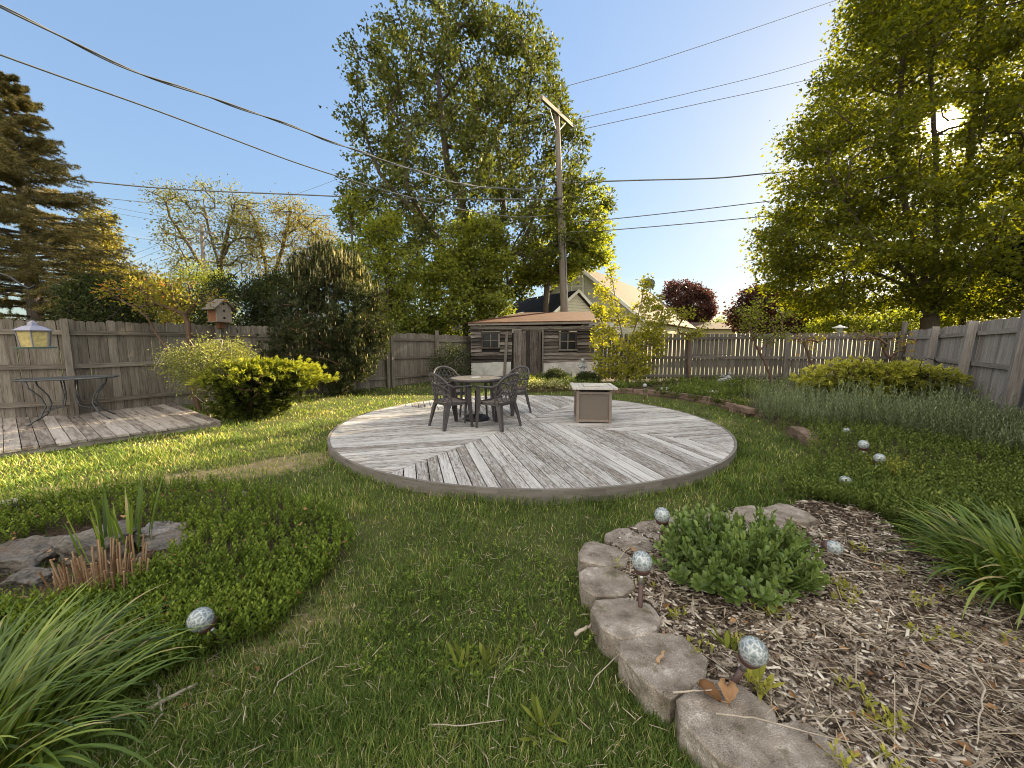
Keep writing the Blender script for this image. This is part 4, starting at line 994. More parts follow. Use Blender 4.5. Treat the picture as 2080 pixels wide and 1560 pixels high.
mb.tube([(base.x+.17, base.y-.12, .5), Vector((pb.x+.16, pb.y-.12, pb.z)), Vector(V(1147, 440, PY-.14))], .03, 6); mb.build('conduit', M['wire_l'], root)
mb = MB(); c_ = Vector(V(1135, 405, PY)); mb.lathe([(.19, -.03), (.19, .03)], c_, 12); mb.beam(c_+Vector((-.45, -.1, 0)), c_+Vector((.2, -.1, .06)), .04, .04); mb.build('bracket', M['black'], root)
root = thing('utility_pole', 'distant pale utility pole with a crossarm in front of the thin trees at the left', 'pole', (V(417, 640, 30)[0], 30, 0))
t0 = Vector(V(409, 455, 30)); b0 = Vector((V(417, 640, 30)[0], 30, 0)); mb = MB(); mb.tube([b0, t0], [.17, .12], 8); mb.build('pole_shaft', M['pole'], root, smooth=True)
mb = MB(); mb.beam(V(374, 464, 30), V(437, 474, 29.8), .12, .12); mb.build('crossarm', M['pole'], root)
mb = MB(); mb.beam(V(392, 468, 29.85), V(409, 490, 29.85), .05, .05); mb.beam(V(426, 472, 29.85), V(411, 490, 29.85), .05, .05); mb.build('brace', M['pole'], root)

def cable(label, p0, Y0, p1, Y1, pix, rad, mat='wire', group='overhead cables', twist=0, name='overhead_cable'):
    """a cable hanging in the vertical plane between two supports; pix gives its sag"""
    A_ = Vector(V(*p0, Y0)); B_ = Vector(V(*p1, Y1)); pts = []
    ln = [p0]+list(pix)+[p1]
    # smooth catmull through pixels
    def cm(i, t):
        P = [np.array(ln[max(0, min(len(ln)-1, j))], float) for j in (i-1, i, i+1, i+2)]
        return .5*((2*P[1])+(-P[0]+P[2])*t+(2*P[0]-5*P[1]+4*P[2]-P[3])*t*t+(-P[0]+3*P[1]-3*P[2]+P[3])*t**3)
    for i in range(len(ln)-1):
        for s_ in range(8):
            p = cm(i, s_/8); r = ray(p[0], p[1])
            # intersect with vertical plane through A,B
            dx, dy = B_.x-A_.x, B_.y-A_.y; den = r[0]*dy-r[1]*dx; s = (A_.x*dy-A_.y*dx)/den if abs(den) > 1e-6 else 0
            pts.append(Vector((r[0]*s, r[1]*s, EYE+r[2]*s)))
    pts.append(B_); mb = MB(); mb.tube(pts, rad, 6)
    if twist:
        q = []; L = 0
        for a, b in zip(pts[:-1], pts[1:]):
            n = max(1, int((b-a).length/.12)); d = (b-a).normalized(); s = d.cross(Vector((0, 0, 1))).normalized(); u = s.cross(d)
            for k in range(n):
                p = a.lerp(b, k/n); ph = L*3.2; L += (b-a).length/n; q.append(p+(s*math.cos(ph)+u*math.sin(ph))*rad*1.9)
        mb.tube(q, rad*.8, 5)
    return mb.build(name, M[mat], None, smooth=True, label=label, cat='cable', group=group, origin=tuple(A_))
cable('thick braided service cable sagging from the top left corner to the utility pole', (-60, -22), 6.2, (1130, 372), 18.9, [(0, 14), (150, 86), (300, 156), (450, 205), (600, 260), (746, 314), (869, 354), (946, 375), (1042, 384), (1096, 381)], .016, 'wire', twist=1)
cable('single black cable below the braided one, sagging from the left edge to the pole', (-60, 88), 6.6, (1136, 434), 18.9, [(0, 111), (150, 165), (300, 218), (450, 274), (600, 330), (738, 374), (831, 400), (946, 427), (1058, 441)], .017, 'wire')
cable('dark cable crossing low in front of the spruce and thin trees toward the big tree', (-60, 342), 17, (1133, 405), 19.1, [(0, 347), (140, 364), (300, 380), (450, 389), (600, 395), (720, 400), (900, 404)], .028, 'wire')
cable('dark braided cable running right from the pole into the backlit maple', (1146, 371), 19, (2200, 300), 26, [(1300, 366), (1450, 362), (1560, 352), (1720, 338), (2080, 308)], .032, 'wire')
cable('thin high cable rising from behind the big tree to the top edge of the photo', (1060, 203), 24, (1900, -65), 30, [(1147, 176), (1300, 133), (1500, 68), (1700, 0)], .017, 'wire_l')
cable('upper of two thin cables running right from beside the crossarm', (1150, 246), 23, (1950, 40), 32, [(1180, 240), (1400, 189), (1560, 150), (1700, 110)], .017, 'wire_l')
cable('lower of two thin cables running right from beside the crossarm', (1150, 268), 23, (1950, 95), 32, [(1180, 263), (1400, 215), (1560, 181), (1660, 158)], .017, 'wire_l')
cable('upper cable right of the big tree crossing the pale sky into the maple', (1142, 452), 19.1, (2200, 335), 27, [(1230, 446), (1400, 428), (1600, 404), (1780, 382), (2080, 348)], .022, 'wire')
cable('lower cable right of the big tree crossing the pale sky into the maple', (1142, 472), 19.1, (2200, 378), 27, [(1230, 468), (1400, 454), (1570, 438), (1780, 420), (2080, 392)], .022, 'wire')
cable('thin cable over the distant pole between the spruce and the big tree', (-60, 370), 28, (900, 450), 30, [(60, 388), (215, 403), (420, 422), (600, 434), (700, 440)], .02, 'wire')
cable('topmost of the faint distant wires beside the spruce', (-60, 390), 36, (620, 466), 34, [(100, 408), (200, 416), (335, 440), (480, 455)], .014, 'wire')
cable('middle one of the faint distant wires beside the spruce', (-60, 398), 36, (520, 466), 34, [(100, 417), (200, 427), (320, 447)], .014, 'wire')
cable('lowest of the faint distant wires beside the spruce, above the pole crossarm', (-60, 450), 36, (520, 497), 34, [(120, 469), (230, 476), (320, 488)], .014, 'wire')
for i, (a_, b_) in enumerate((((240, 528), (330, 494)), ((262, 534), (345, 500)), ((280, 541), (365, 507)), ((290, 552), (380, 515)))):
    cable(('leftmost and highest', 'second', 'third', 'rightmost and lowest')[i]+' of four faint parallel wires slanting up toward the far pole', (a_[0]-50, a_[1]+22), 33, (b_[0]+45, b_[1]-20), 30.5, [a_, b_], .012, 'wire_l', 'slanting service wires')
cable('thin horizontal wire low over the hedge beyond the left fence', (150, 548), 26, (760, 588), 26, [(300, 556), (420, 560), (560, 572)], .013, 'wire_l')
cable('faint wire rising through the sky gap left of the big tree', (540, 412), 30, (860, 300), 32, [(620, 388), (740, 343)], .012, 'wire_l')

# ------------------------------------------------------------------ patio set
def rail_pts(f, n): return [f(i/(n-1)) for i in range(n)]
def chair():
    root = thing('patio_chair', 'x', 'chair', (0, 0, 0), 'resin armchairs round the patio table')
    # faces +y ; seat height .42
    mb = MB(); nx_, ny_ = 9, 9; vs = []; fs = []
    for layer, dz in ((0, 0), (1, -.022)):
        for j in range(ny_):
            v_ = -1+2*j/(ny_-1); hw = .235-.03*(1-v_)/2 if v_ < 0 else .235+.01*v_
            for i in range(nx_):
                u_ = -1+2*i/(nx_-1); z = .425-.028*(1-u_*u_)*(1-.5*v_*v_)+(.012 if v_ < -.8 else 0)-(.03*max(0, v_-.7)/.3); vs.append((u_*hw, v_*.23, z+dz))
    k = nx_*ny_
    for j in range(ny_-1):
        for i in range(nx_-1): a_ = j*nx_+i; fs += [(a_, a_+1, a_+nx_+1, a_+nx_), (k+a_, k+a_+nx_, k+a_+nx_+1, k+a_+1)]
    for i in range(nx_-1): fs += [(i+1, i, k+i, k+i+1)]; a_ = (ny_-1)*nx_+i; fs += [(a_, a_+1, k+a_+1, k+a_)]
    for j in range(ny_-1): a_ = j*nx_; fs += [(a_, a_+nx_, k+a_+nx_, k+a_)]; a_ = j*nx_+nx_-1; fs += [(a_+nx_, a_, k+a_, k+a_+nx_)]
    mb.add(vs, fs); mb.build('seat', M['chair_s'], root, smooth=True)
    # back surface: angle t from -1..1 around the back, height h 0..1
    def bs(t, h):
        a = t*1.15; rad = .27+.035*h; hh = .40+h*(.45-.20*abs(t)**2.4)
        return Vector((math.sin(a)*rad, -.02-math.cos(a)*rad*.86-.05*h, hh))
    mb = MB()
    top = [bs(-1+2*i/24, 1) for i in range(25)]
    left = [Vector((-.285, .20, .655)), Vector((-.295, .10, .66)), Vector((-.295, 0, .655))]; right = [Vector((-p.x, p.y, p.z)) for p in left[::-1]]
    # broad rim, arms
    full = left+[bs(-1, 1).lerp(left[-1], .35)]+top[1:-1]+[bs(1, 1).lerp(right[0], .35)]+right
    n = len(full); vs = []; fs = []; bcs = []
    for i, p in enumerate(full):
        d_ = (full[min(i+1, n-1)]-full[max(i-1, 0)]).normalized(); flat = min(1, max(0, (p.y+.10)/.15)); up = Vector((0, 0, 1))
        outw = Vector((p.x, p.y, 0)).normalized(); wv = (outw*flat+(up*(1-flat))+outw*.35*(1-flat)).normalized(); w = .026 if flat > .5 else .022; nn = d_.cross(wv).normalized()*.011
        for s1, s2 in ((-1, -1), (1, -1), (1, 1), (-1, 1)): vs.append(p+wv*w*s1+nn*s2)
        bcs += [(i*.05, 0, 0)]*4
    for i in range(n-1):
        for k in range(4): fs.append((i*4+k, i*4+(k+1) % 4, i*4+4+(k+1) % 4, i*4+4+k))
    fs += [(3, 2, 1, 0), tuple(range(n*4-4, n*4))]; mb.add(vs, fs, bcs); mb.build('arm_rim', M['chair'], root, smooth=True, bevel=0)
    mb = MB()
    for k in range(-6, 9):
        for sg in (1, -1):
            pts = []
            for i in range(9):
                h = i/8; t = sg*((k-1)*.24+h*.66)
                if abs(t) <= .93: pts.append(bs(t, .06+h*.92))
            if len(pts) > 2: mb.tube(pts, .0065, 4)
    for h in (.05, .38, .66): mb.tube([bs(-.93+1.86*i/14, h) for i in range(15)], .007 if h > .1 else .016, 4)
    for t in (-.95, .95): mb.tube([bs(t, i/5) for i in range(6)], .013, 5)
    mb.build('lattice_back', M['chair'], root)
    for sx_ in (-1, 1):
        for sy in (-1, 1):
            mb = MB(); tx, ty = sx_*.215, (.20 if sy > 0 else -.20); bx, by = sx_*.265, (.235 if sy > 0 else -.29)
            # tapering channel leg: two flanges meeting at the corner
            w0, w1, th = .085, .042, .009; vs = []
            zt_ = .425 if sy < 0 else .65
            if sy > 0: tx, ty = sx_*.278, .195
            for (cx, cy, z, w) in ((bx, by, 0, w1), (tx+(bx-tx)*.35, ty+(by-ty)*.35, .30, w0*.85), (tx, ty, .415, w0), (tx, ty, zt_, w0*.8)):
                for (ax__, ay__) in ((0, 0), (-sx_*w, 0), (-sx_*w, -sy*th), (-sx_*th, -sy*th), (-sx_*th, -sy*w), (0, -sy*w)): vs.append((cx+ax__, cy+ay__, z))
            fs = []
            for i in range(3):
                for k in range(6): fs.append((i*6+k, i*6+(k+1) % 6, i*6+6+(k+1) % 6, i*6+6+k))
            fs += [(5, 4, 3, 2, 1, 0), tuple(range(18, 24))]; mb.add(vs, fs); mb.build('leg', M['chair'], root)
    mb = MB()
    for sx_ in (-1, 1): mb.box((sx_*.228, 0, .395), (.012, .38, .05))
    mb.box((0, .215, .392), (.40, .012, .05)); mb.box((0, -.212, .395), (.38, .012, .05)); mb.build('apron', M['chair'], root)
    return root
TC = V(967, 770, 6.55); TX, TY = TC[0], TC[1]
ch = chair()
spots = [((-.95, 6.02), 'front left resin chair, its lattice back toward the low deck', -38), ((-.23, 6.0), 'front right resin chair, its lattice back toward the fire table', 38), ((-1.12, 7.12), 'rear left resin chair half hidden by the round table', -128), ((-.02, 7.15), 'rear right resin chair nearest the shed door', 128)]
for i, (p, lab, dg) in enumerate(spots):
    # rotation: chair faces the table centre
    ang = math.atan2(TY-p[1], TX-p[0])-math.pi/2
    if i == 0: ch.location = (p[0], p[1], ZD); ch.rotation_euler = (0, 0, ang-.35); ch['label'] = lab; c_ = ch
    else: dup(ch, (p[0], p[1], ZD), ang+(.35 if i == 1 else 0), lab)
root = thing('patio_table', 'round patio table with a sandy top and dark rim between four resin chairs', 'table', (TX, TY, ZD))
zt = ZD+.72
mb = MB(); mb.lathe([(.43, zt-.012), (.435, zt-.004), (.43, zt)], (TX, TY, 0), 40); mb.build('tabletop', M['tabletop'], root)
mb = MB(); mb.lathe([(.42, zt-.045), (.445, zt-.045), (.455, zt-.02), (.45, zt+.004), (.432, zt+.004), (.43, zt-.014), (.42, zt-.02)], (TX, TY, 0), 40); mb.build('rim', M['chair'], root, smooth=True)
for k in range(4):
    a_ = math.pi/4+k*math.pi/2+.3; mb = MB(); c, s = math.cos(a_), math.sin(a_)
    mb.tube([(TX+.30*c, TY+.30*s, zt-.03), (TX+.31*c, TY+.31*s, ZD+.35), (TX+.35*c, TY+.35*s, ZD)], [.026, .024, .017], 6); mb.build('leg', M['chair'], root)
mb = MB(); mb.lathe([(.03, 0), (.10, 0), (.11, .012), (.05, .02), (.03, .02)], (TX, TY, zt+.001), 24); mb.build('centre_ring', M['slat'], root, smooth=True)
t_ = thing('umbrella_base', 'dark round umbrella stand on the deck below the patio table', 'umbrella base', (TX, TY, ZD))
mb = MB(); mb.lathe([(.21, 0), (.23, .02), (.20, .06), (.10, .085), (.04, .10)], (TX, TY, ZD), 28); mb.build('foot', M['black'], t_, smooth=True)
mb = MB(); mb.lathe([(.026, .10), (.026, .50)], (TX, TY, ZD), 12); mb.build('tube', M['black'], t_, smooth=True)

# fire table
FXc, FYc = V(1204, 850, 6.42)[0], 6.50; root = thing('fire_table', 'square taupe fire pit table with a pale slatted lid on the deck', 'fire table', (FXc, FYc, ZD)); RT = Rz(math.radians(-5))
def loc3(x, y, z): return Vector((FXc, FYc, ZD))+RT @ Vector((x, y, z))
bw = .56; mb = MB(); mb.box(loc3(0, 0, .265), (bw-.04, bw-.04, .45), RT); mb.build('woven_panel', M['taupe_p'], root)
mb = MB()
for sx_ in (-1, 1):
    for sy in (-1, 1): mb.box(loc3(sx_*(bw/2-.018), sy*(bw/2-.018), .27), (.045, .045, .54), RT)
for z in (.04, .50):
    for a_, s_ in (((0, -(bw/2-.018)), (bw-.082, .04, .04)), ((0, bw/2-.018), (bw-.082, .04, .04)), (((bw/2-.018), 0), (.04, bw-.082, .04)), ((-(bw/2-.018), 0), (.04, bw-.082, .04))): mb.box(loc3(a_[0], a_[1], z), s_, RT)
mb.build('frame', M['taupe'], root, bevel=.003)
mb = MB(); mb.box(loc3(0, 0, .545), (bw-.1, bw-.1, .03), RT); mb.build('burner_box', M['dark'], root)
mb = MB(); tw = .72
for sx_ in (-1, 1): mb.box(loc3(sx_*(tw/2-.035), 0, .582), (.066, tw, .035), RT); mb.box(loc3(0, sx_*(tw/2-.035), .581), (tw-.145, .066, .035), RT)
for i in range(9): mb.box(loc3(-tw/2+.07+(i+.5)*(tw-.14)/9, 0, .578), ((tw-.14)/9-.008, tw-.15, .025), RT)
mb.build('slatted_top', M['slat'], root, bevel=.002)
mb = MB(); mb.box(loc3(0, 0, .598), (.30, .30, .012), RT); mb.build('burner_lid', M['slat'], root, bevel=.003)
mb = MB(); mb.lathe([(.0, 0), (.018, 0), (.018, .02), (.0, .022)], loc3(bw/2+.005, -.1, .36), 12, R=Matrix.Rotation(math.pi/2, 3, 'Y')); mb.build('knob', M['black'], root)

# metal table on the low deck
mx_, my_ = V(140, 768, 6.75)[0], 6.75; ztb = V(128, 768, 6.75)[2]
root = thing('metal_table', 'oval mesh metal table with curved legs on the low brown deck', 'table', (mx_, my_, ZL))
RM = Rz(math.radians(40))
def ml(x, y, z): p = RM @ Vector((x*.84, y*.84, 0)); return Vector((mx_+p.x, my_+p.y, z))
mb = MB(); ring = [ml(.72*math.cos(t), .46*math.sin(t), ztb) for t in [2*math.pi*i/48 for i in range(48)]]; mb.tube(ring, .014, 6, closed=True); mb.build('rim', M['dkmetal'], root, smooth=True)
mb = MB(); vs = [ml(.71*math.cos(2*math.pi*i/48), .45*math.sin(2*math.pi*i/48), ztb+dz) for dz in (-.004, .004) for i in range(48)]
mb.add(vs, [tuple(range(47, -1, -1)), tuple(range(48, 96))]+[(i, (i+1) % 48, 48+(i+1) % 48, 48+i) for i in range(48)]); mb.build('mesh_top', M['dkmetal'], root)
for sx_ in (-1, 1):
    for sy in (-1, 1):
        mb = MB(); pts = [ml(sx_*.52, sy*.30, ztb-.01), ml(sx_*.50, sy*.30, ztb-.12), ml(sx_*.36, sy*.24, ztb-.30), ml(sx_*.32, sy*.22, ztb-.45), ml(sx_*.40, sy*.27, ZL+.12), ml(sx_*.53, sy*.34, ZL+.03), ml(sx_*.57, sy*.36, ZL+.004)]
        mb.tube(pts, .013, 7); lg = mb.build('leg', M['dkmetal'], root, smooth=True)
        mb = MB(); pts = [ml(sx_*.10, sy*.12, ztb-.01), ml(sx_*.08, sy*.10, ztb-.30), ml(sx_*.12, sy*.12, ZL+.26), ml(sx_*.34, sy*.235, ZL+.20)]; mb.tube(pts, .009, 6); mb.build('scroll_brace', M['dkmetal'], root, smooth=True)

# ------------------------------------------------------------------ birdhouse
by_ = 9.40; bx_ = V(447, 650, by_)[0]; ptz = V(447, 657, by_)[2]; w_ = V(472, 640, by_)[0]-V(424, 640, by_)[0]
root = thing('birdhouse', 'weathered two storey birdhouse with round holes on the left fence post', 'birdhouse', (bx_, by_, ptz)); RB = Rz(math.radians(72)); sc_ = w_/.46*.86
def bl(x, y, z): return Vector((bx_, by_, ptz))+RB @ Vector((x*sc_, y*sc_, z*sc_))
mb = MB(); mb.box(bl(0, 0, -.03), (.14*sc_, .10*sc_, .16*sc_), RB); mb.build('bracket', M['bird_r'], root)
pr = [(-.17, .04), (.17, .04), (.17, .36), (0, .52), (-.17, .36)]
mb = MB(); vs = [bl(x, y, z) for y in (-.14, -.12) for x, z in pr]; mb.add(vs, [(0, 1, 2, 3, 4), (9, 8, 7, 6, 5)]+[(i, i+5, (i+1) % 5+5, (i+1) % 5) for i in range(5)], [(z, x, 0) for y in (0, 1) for x, z in pr]); fr_ = mb.build('front_wall', M['bird'], root)
mb = MB(); vs = [bl(x, y, z) for y in (.12, .14) for x, z in pr]; mb.add(vs, [(0, 1, 2, 3, 4), (9, 8, 7, 6, 5)]+[(i, i+5, (i+1) % 5+5, (i+1) % 5) for i in range(5)]); mb.build('back_wall', M['bird'], root)
for sx_ in (-1, 1):
    mb = MB(); mb.box(bl(sx_*.159, 0, .20), (.02*sc_, .238*sc_, .32*sc_), RB); mb.build('side_wall', M['bird_r'], root)
mb = MB(); mb.box(bl(0, 0, .03), (.38*sc_, .32*sc_, .018*sc_), RB); mb.build('floor_board', M['bird'], root)
for sx_ in (-1, 1):
    mb = MB(); a_ = bl(0, -.21, .545); b_ = bl(0, .19, .545); c_ = bl(sx_*.27, .19, .30); d_ = bl(sx_*.27, -.21, .30)
    pts = [a_, b_, c_, d_] if sx_ > 0 else [a_, d_, c_, b_]
    mb.poly(pts, th=-.018, bcs=[(0, 0, 0), (.4, 0, 0), (.4, .3, 0), (0, .3, 0)]); mb.build('roof_board', M['fence'], root)
for zz in (.12, .28, .43):
    mb = MB(); mb.lathe([(.0, 0), (.026*sc_, 0), (.026*sc_, .004), (0, .004)], bl(0, -.1445, zz), 12, R=RB @ Matrix.Rotation(math.pi/2, 3, 'X')); mb.build('entrance_hole', M['dark'], fr_)

# ------------------------------------------------------------------ hanging feeder near the camera
fY = 2.5; fc = Vector(V(68, 672, fY)); kx = (V(108, 672, fY)[0]-V(28, 672, fY)[0])/2*.70
root = thing('bird_feeder', 'hanging bird feeder with a lavender hipped roof and yellow seed chamber', 'bird feeder', fc)
z_top = V(68, 652, fY)[2]; z_e = V(68, 672, fY)[2]; z_b = V(68, 706, fY)[2]; R8 = Rz(.2)
mb = MB(); mb.lathe([(kx*1.0, z_e-fc.z-.003), (kx*1.02, z_e-fc.z+.004), (kx*.55, (z_top-z_e)*.45), (kx*.30, (z_top-z_e)*.55), (kx*.25, (z_top-z_e)*.85), (kx*.07, (z_top-z_e)*1.0), (0.002, (z_top-z_e)*1.05)], fc, 6, R=R8); mb.build('roof', M['lav'], root)
mb = MB(); mb.lathe([(kx*.72, z_b-fc.z+.004), (kx*.86, z_e-fc.z-.004)], fc, 6, R=R8); mb.build('seed_chamber', M['seed'], root)
mb = MB(); mb.lathe([(kx*1.0, z_b-fc.z-.006), (kx*1.05, z_b-fc.z+.004), (kx*.98, z_b-fc.z+.006), (kx*.9, z_b-fc.z-.001)], fc, 24, R=R8); mb.build('tray', M['green_tray'], root)
mb = MB()
for k in range(6): a_ = k*math.pi/3+.2; mb.tube([fc+Vector((kx*.88*math.cos(a_), kx*.88*math.sin(a_), -.004)), fc+Vector((kx*.75*math.cos(a_), kx*.75*math.sin(a_), z_b-fc.z+.004))], .0035, 4)
mb.build('corner_rib', M['lav'], root)
hk = Vector(V(60, 586, fY)); mb = MB(); mb.tube([fc+Vector((0, 0, z_top-z_e)), Vector((fc.x, fY, hk.z-.01)), hk], .0016, 4); mb.build('hanger_wire', M['black'], root)
pp = Vector((fc.x-.75, fY+.02, 0)); t_ = thing('shepherd_hook', 'black curved hook arm holding the bird feeder at the left edge', 'hook', pp)
mb = MB(); mb.tube([pp, pp+Vector((0, 0, 1.72)), pp+Vector((.03, 0, 1.93)), Vector(V(-20, 548, fY)), Vector(V(20, 562, fY)), Vector(V(45, 580, fY)), hk, Vector(V(70, 580, fY))], .006, 6); mb.build('hook_rod', M['black'], t_, smooth=True)

# shepherd's hook in the right bed
hY = 7.6; h0 = Vector(V(1930, 832, hY)); mb = MB(); pl = [(1930, 850), (1926, 800), (1921, 760), (1912, 743), (1900, 732), (1885, 728), (1873, 733), (1868, 745), (1871, 757), (1880, 763), (1893, 764), (1899, 758)]
g_ = V(1931, 850, hY); t_ = thing('shepherd_hook', 'thin black shepherd hook curling over the juniper by the right fence', 'hook', (g_[0], hY, 0))
mb.tube([(g_[0]+.01, hY, 0)]+[V(*p, hY) for p in pl], .009, 6); mb.build('hook_rod', M['black'], t_, smooth=True)

# post lamp behind the back fence
lY = 15.5; lp = Vector(V(1706, 665, lY)); t_ = thing('post_lamp', 'pale post lamp cap showing above the back fence under the big maple', 'lamp', (lp.x, lY, 0))
mb = MB(); mb.tube([(lp.x, lY, 0), (lp.x, lY, lp.z-.25)], .035, 8); mb.build('lamp_post', M['white'], t_)
mb = MB(); mb.lathe([(.06, -.26), (.12, -.05), (.12, -.02)], lp, 8); mb.build('lamp_glass', M['glass_l'], t_); mb = MB(); mb.lathe([(.24, -.03), (.25, 0), (.10, .05), (.03, .10)], lp, 8); mb.build('lamp_cap', M['white'], t_)
# ------------------------------------------------------------------ paver blocks
from mathutils import noise as mn
def block_mesh(name, seed, outline, h, mat, rough=.008, sub=3):
    random.seed(seed); bm = bmesh.new(); n = len(outline)
    vb = [bm.verts.new((x, y, 0)) for x, y in outline]; vt = [bm.verts.new((x, y, h)) for x, y in outline]
    bm.faces.new(vb[::-1]); bm.faces.new(vt)
    for i in range(n): bm.faces.new((vb[i], vb[(i+1) % n], vt[(i+1) % n], vt[i]))
    bmesh.ops.bevel(bm, geom=[e for e in bm.edges if abs(e.verts[0].co.z-e.verts[1].co.z) < 1e-4 and e.verts[0].co.z > h/2], offset=.006, segments=1, affect='EDGES')
    bmesh.ops.triangulate(bm, faces=bm.faces[:])
    for _ in range(sub):
        bmesh.ops.subdivide_edges(bm, edges=[e for e in bm.edges if e.calc_length() > (.020 if sub == 3 else .028)], cuts=1, use_grid_fill=False); bmesh.ops.triangulate(bm, faces=[f for f in bm.faces if len(f.verts) > 3])
    off = Vector((seed*3.1, seed*1.7, 0)); bm.normal_update()
    ds = {}
    for v in bm.verts:
        side_ = 1-abs(v.normal.z); k = mn.fractal(v.co*18+off, 1, 2, 3)*rough*(.12+.6*side_) + mn.fractal(v.co*75+off, 1, 2, 3)*(.0016+.003*side_)
        ds[v] = v.normal*k
    for v, d in ds.items(): v.co += d
    me = bpy.data.meshes.new(name); bm.to_mesh(me); bm.free(); me.materials.append(mat)
    return me
# outline: split face to -x (towards the lawn), narrow tail to +x
OUT = [(-.15, -.07), (-.10, -.134), (.06, -.128), (.15, -.06), (.155, .06), (.06, .128), (-.10, .134), (-.15, .07)]
bms = [block_mesh('edging_block', s, [(x+random.uniform(-.008, .008), y+random.uniform(-.008, .008)) for x, y in OUT], .155, M['paver'], .0045) for s in (1, 2, 3)]
NB = [((1650, 1560), 'edging block cut off by the bottom edge of the photo', 1.03, .155), ((1483, 1455), 'edging block carrying the curled brown dead leaves', 1.08, .155), ((1350, 1338), 'edging block with a strip of bark lying on top, right before the dead leaf block', 1.08, .155),
      ((1272, 1250), 'plain tan edging block beside the dark stake of the upright globe light', .98, .155), ((1232, 1177), 'grey edging block directly left of the upright globe light', .92, .155), ((1224, 1125), 'edging block at the bend of the wall, farthest left of the curved row', .95, .155),
      ((1278, 1096), 'mossy edging block just past the bend of the curved row', .95, .15), ((1335, 1077), 'edging block half hidden behind the sedum below the short globe light', .9, .15), ((1402, 1064), 'edging block almost wholly covered by the top of the sedum', .9, .14), ((1478, 1060), 'flat edging block showing behind the right shoulder of the sedum', .95, .14), ((1545, 1047), 'thick edging block raised beside the last chipped one', 1.05, .16), ((1606, 1040), 'chipped last edging block where the curved row meets the ground cover', .95, .14)]
NB = [(b[0], b[1], b[2]*1.08, b[3]-(.045 if i < 8 else 0)) for i, b in enumerate(NB)]
cw = [Vector((*G(*b[0], b[3]), 0)) for b in NB]; near_c = sum(cw, Vector((0, 0, 0)))/len(cw)
for i, (p, lab, s_, zt_) in enumerate(NB):
    a_ = cw[max(0, i-1)]; b_ = cw[min(len(cw)-1, i+1)]; tg = (b_-a_).normalized(); inw = Vector((tg.y, -tg.x, 0))
    if inw.dot(Vector(G(1500, 1180))[:].__len__() and (Vector((*G(1520, 1200), 0))-cw[i])) < 0: inw = -inw
    o = bpy.data.objects.new('edging_block', bms[i % 3]); COL.objects.link(o); o.location = (cw[i].x, cw[i].y, zt_-.155*s_); o.rotation_euler = (U(-.03, .03), U(-.03, .03), math.atan2(inw.y, inw.x)+U(-.08, .08)); o.scale = (s_, s_*1.02, s_)
    tag(o, lab, 'block', 'edging blocks curving round the sedum bed')
# far low wall of red-brown blocks: two courses
OUT2 = [(-.09, -.13), (-.06, -.15), (.09, -.12), (.09, .12), (-.06, .15), (-.09, .13)]
bm2 = [block_mesh('edging_block', s, [(x+random.uniform(-.01, .01), y+random.uniform(-.01, .01)) for x, y in OUT2], .10, M['paver2'], .014, 2) for s in (11, 12, 13)]
for wpx, lab, grp in (([(1045, 797), (1110, 796), (1165, 796), (1240, 801), (1310, 806), (1370, 812), (1430, 821), (1480, 832), (1530, 848), (1570, 860)], ('lower red brown block in the stacked edging behind the fire table', 'upper red brown block in the stacked edging behind the fire table'), 'red brown edging blocks behind the round deck'),
                      ([(1622, 888), (1650, 905), (1672, 925)], ('lower earth coloured block in the short edging stretch near the globe lights', 'upper earth coloured block in the short edging stretch near the globe lights'), 'earth coloured edging blocks near the globe lights')):
    pts = [Vector((*G(x, y), 0)) for x, y in wpx]; L = [0]
    for a_, b_ in zip(pts[:-1], pts[1:]): L.append(L[-1]+(b_-a_).length)
    for crs in (0, 1):
        s = .15*(crs+.6)
        while s < L[-1]:
            j = max(k for k in range(len(L)) if L[k] <= s); j = min(j, len(pts)-2); p = pts[j].lerp(pts[j+1], (s-L[j])/(L[j+1]-L[j])); d_ = (pts[j+1]-pts[j]).normalized(); inw = Vector((-d_.y, d_.x, 0))
            if inw.y < 0: inw = -inw
            o = bpy.data.objects.new('edging_block', bm2[int(s*7) % 3]); COL.objects.link(o); q_ = p+inw*(.05+.02*crs); o.location = (q_.x, q_.y, -.01+crs*.098); o.rotation_euler = (0, U(-.03, .03), math.atan2(inw.y, inw.x)+U(-.09, .09))
            tag(o, lab[crs], 'block', grp+(' upper course' if crs else ' lower course')); s += .305
# white flat stones in the far bed
for i, (px, py, lab) in enumerate(((1351, 789, 'left one of three pale flat stones in the far bed'), (1398, 791, 'middle one of three pale flat stones in the far bed'), (1447, 795, 'right one of three pale flat stones in the far bed'))):
    me = block_mesh('flat_stone', 30+i, [(-.16, -.05), (.05, -.09), (.17, 0), (.08, .09), (-.12, .08)], .06, M['white'], .01, 2); x, y = G(px, py, .1)
    link('flat_stone', me, None, label=lab, cat='stone', group='pale stones in the far bed').location = (x, y, .06)

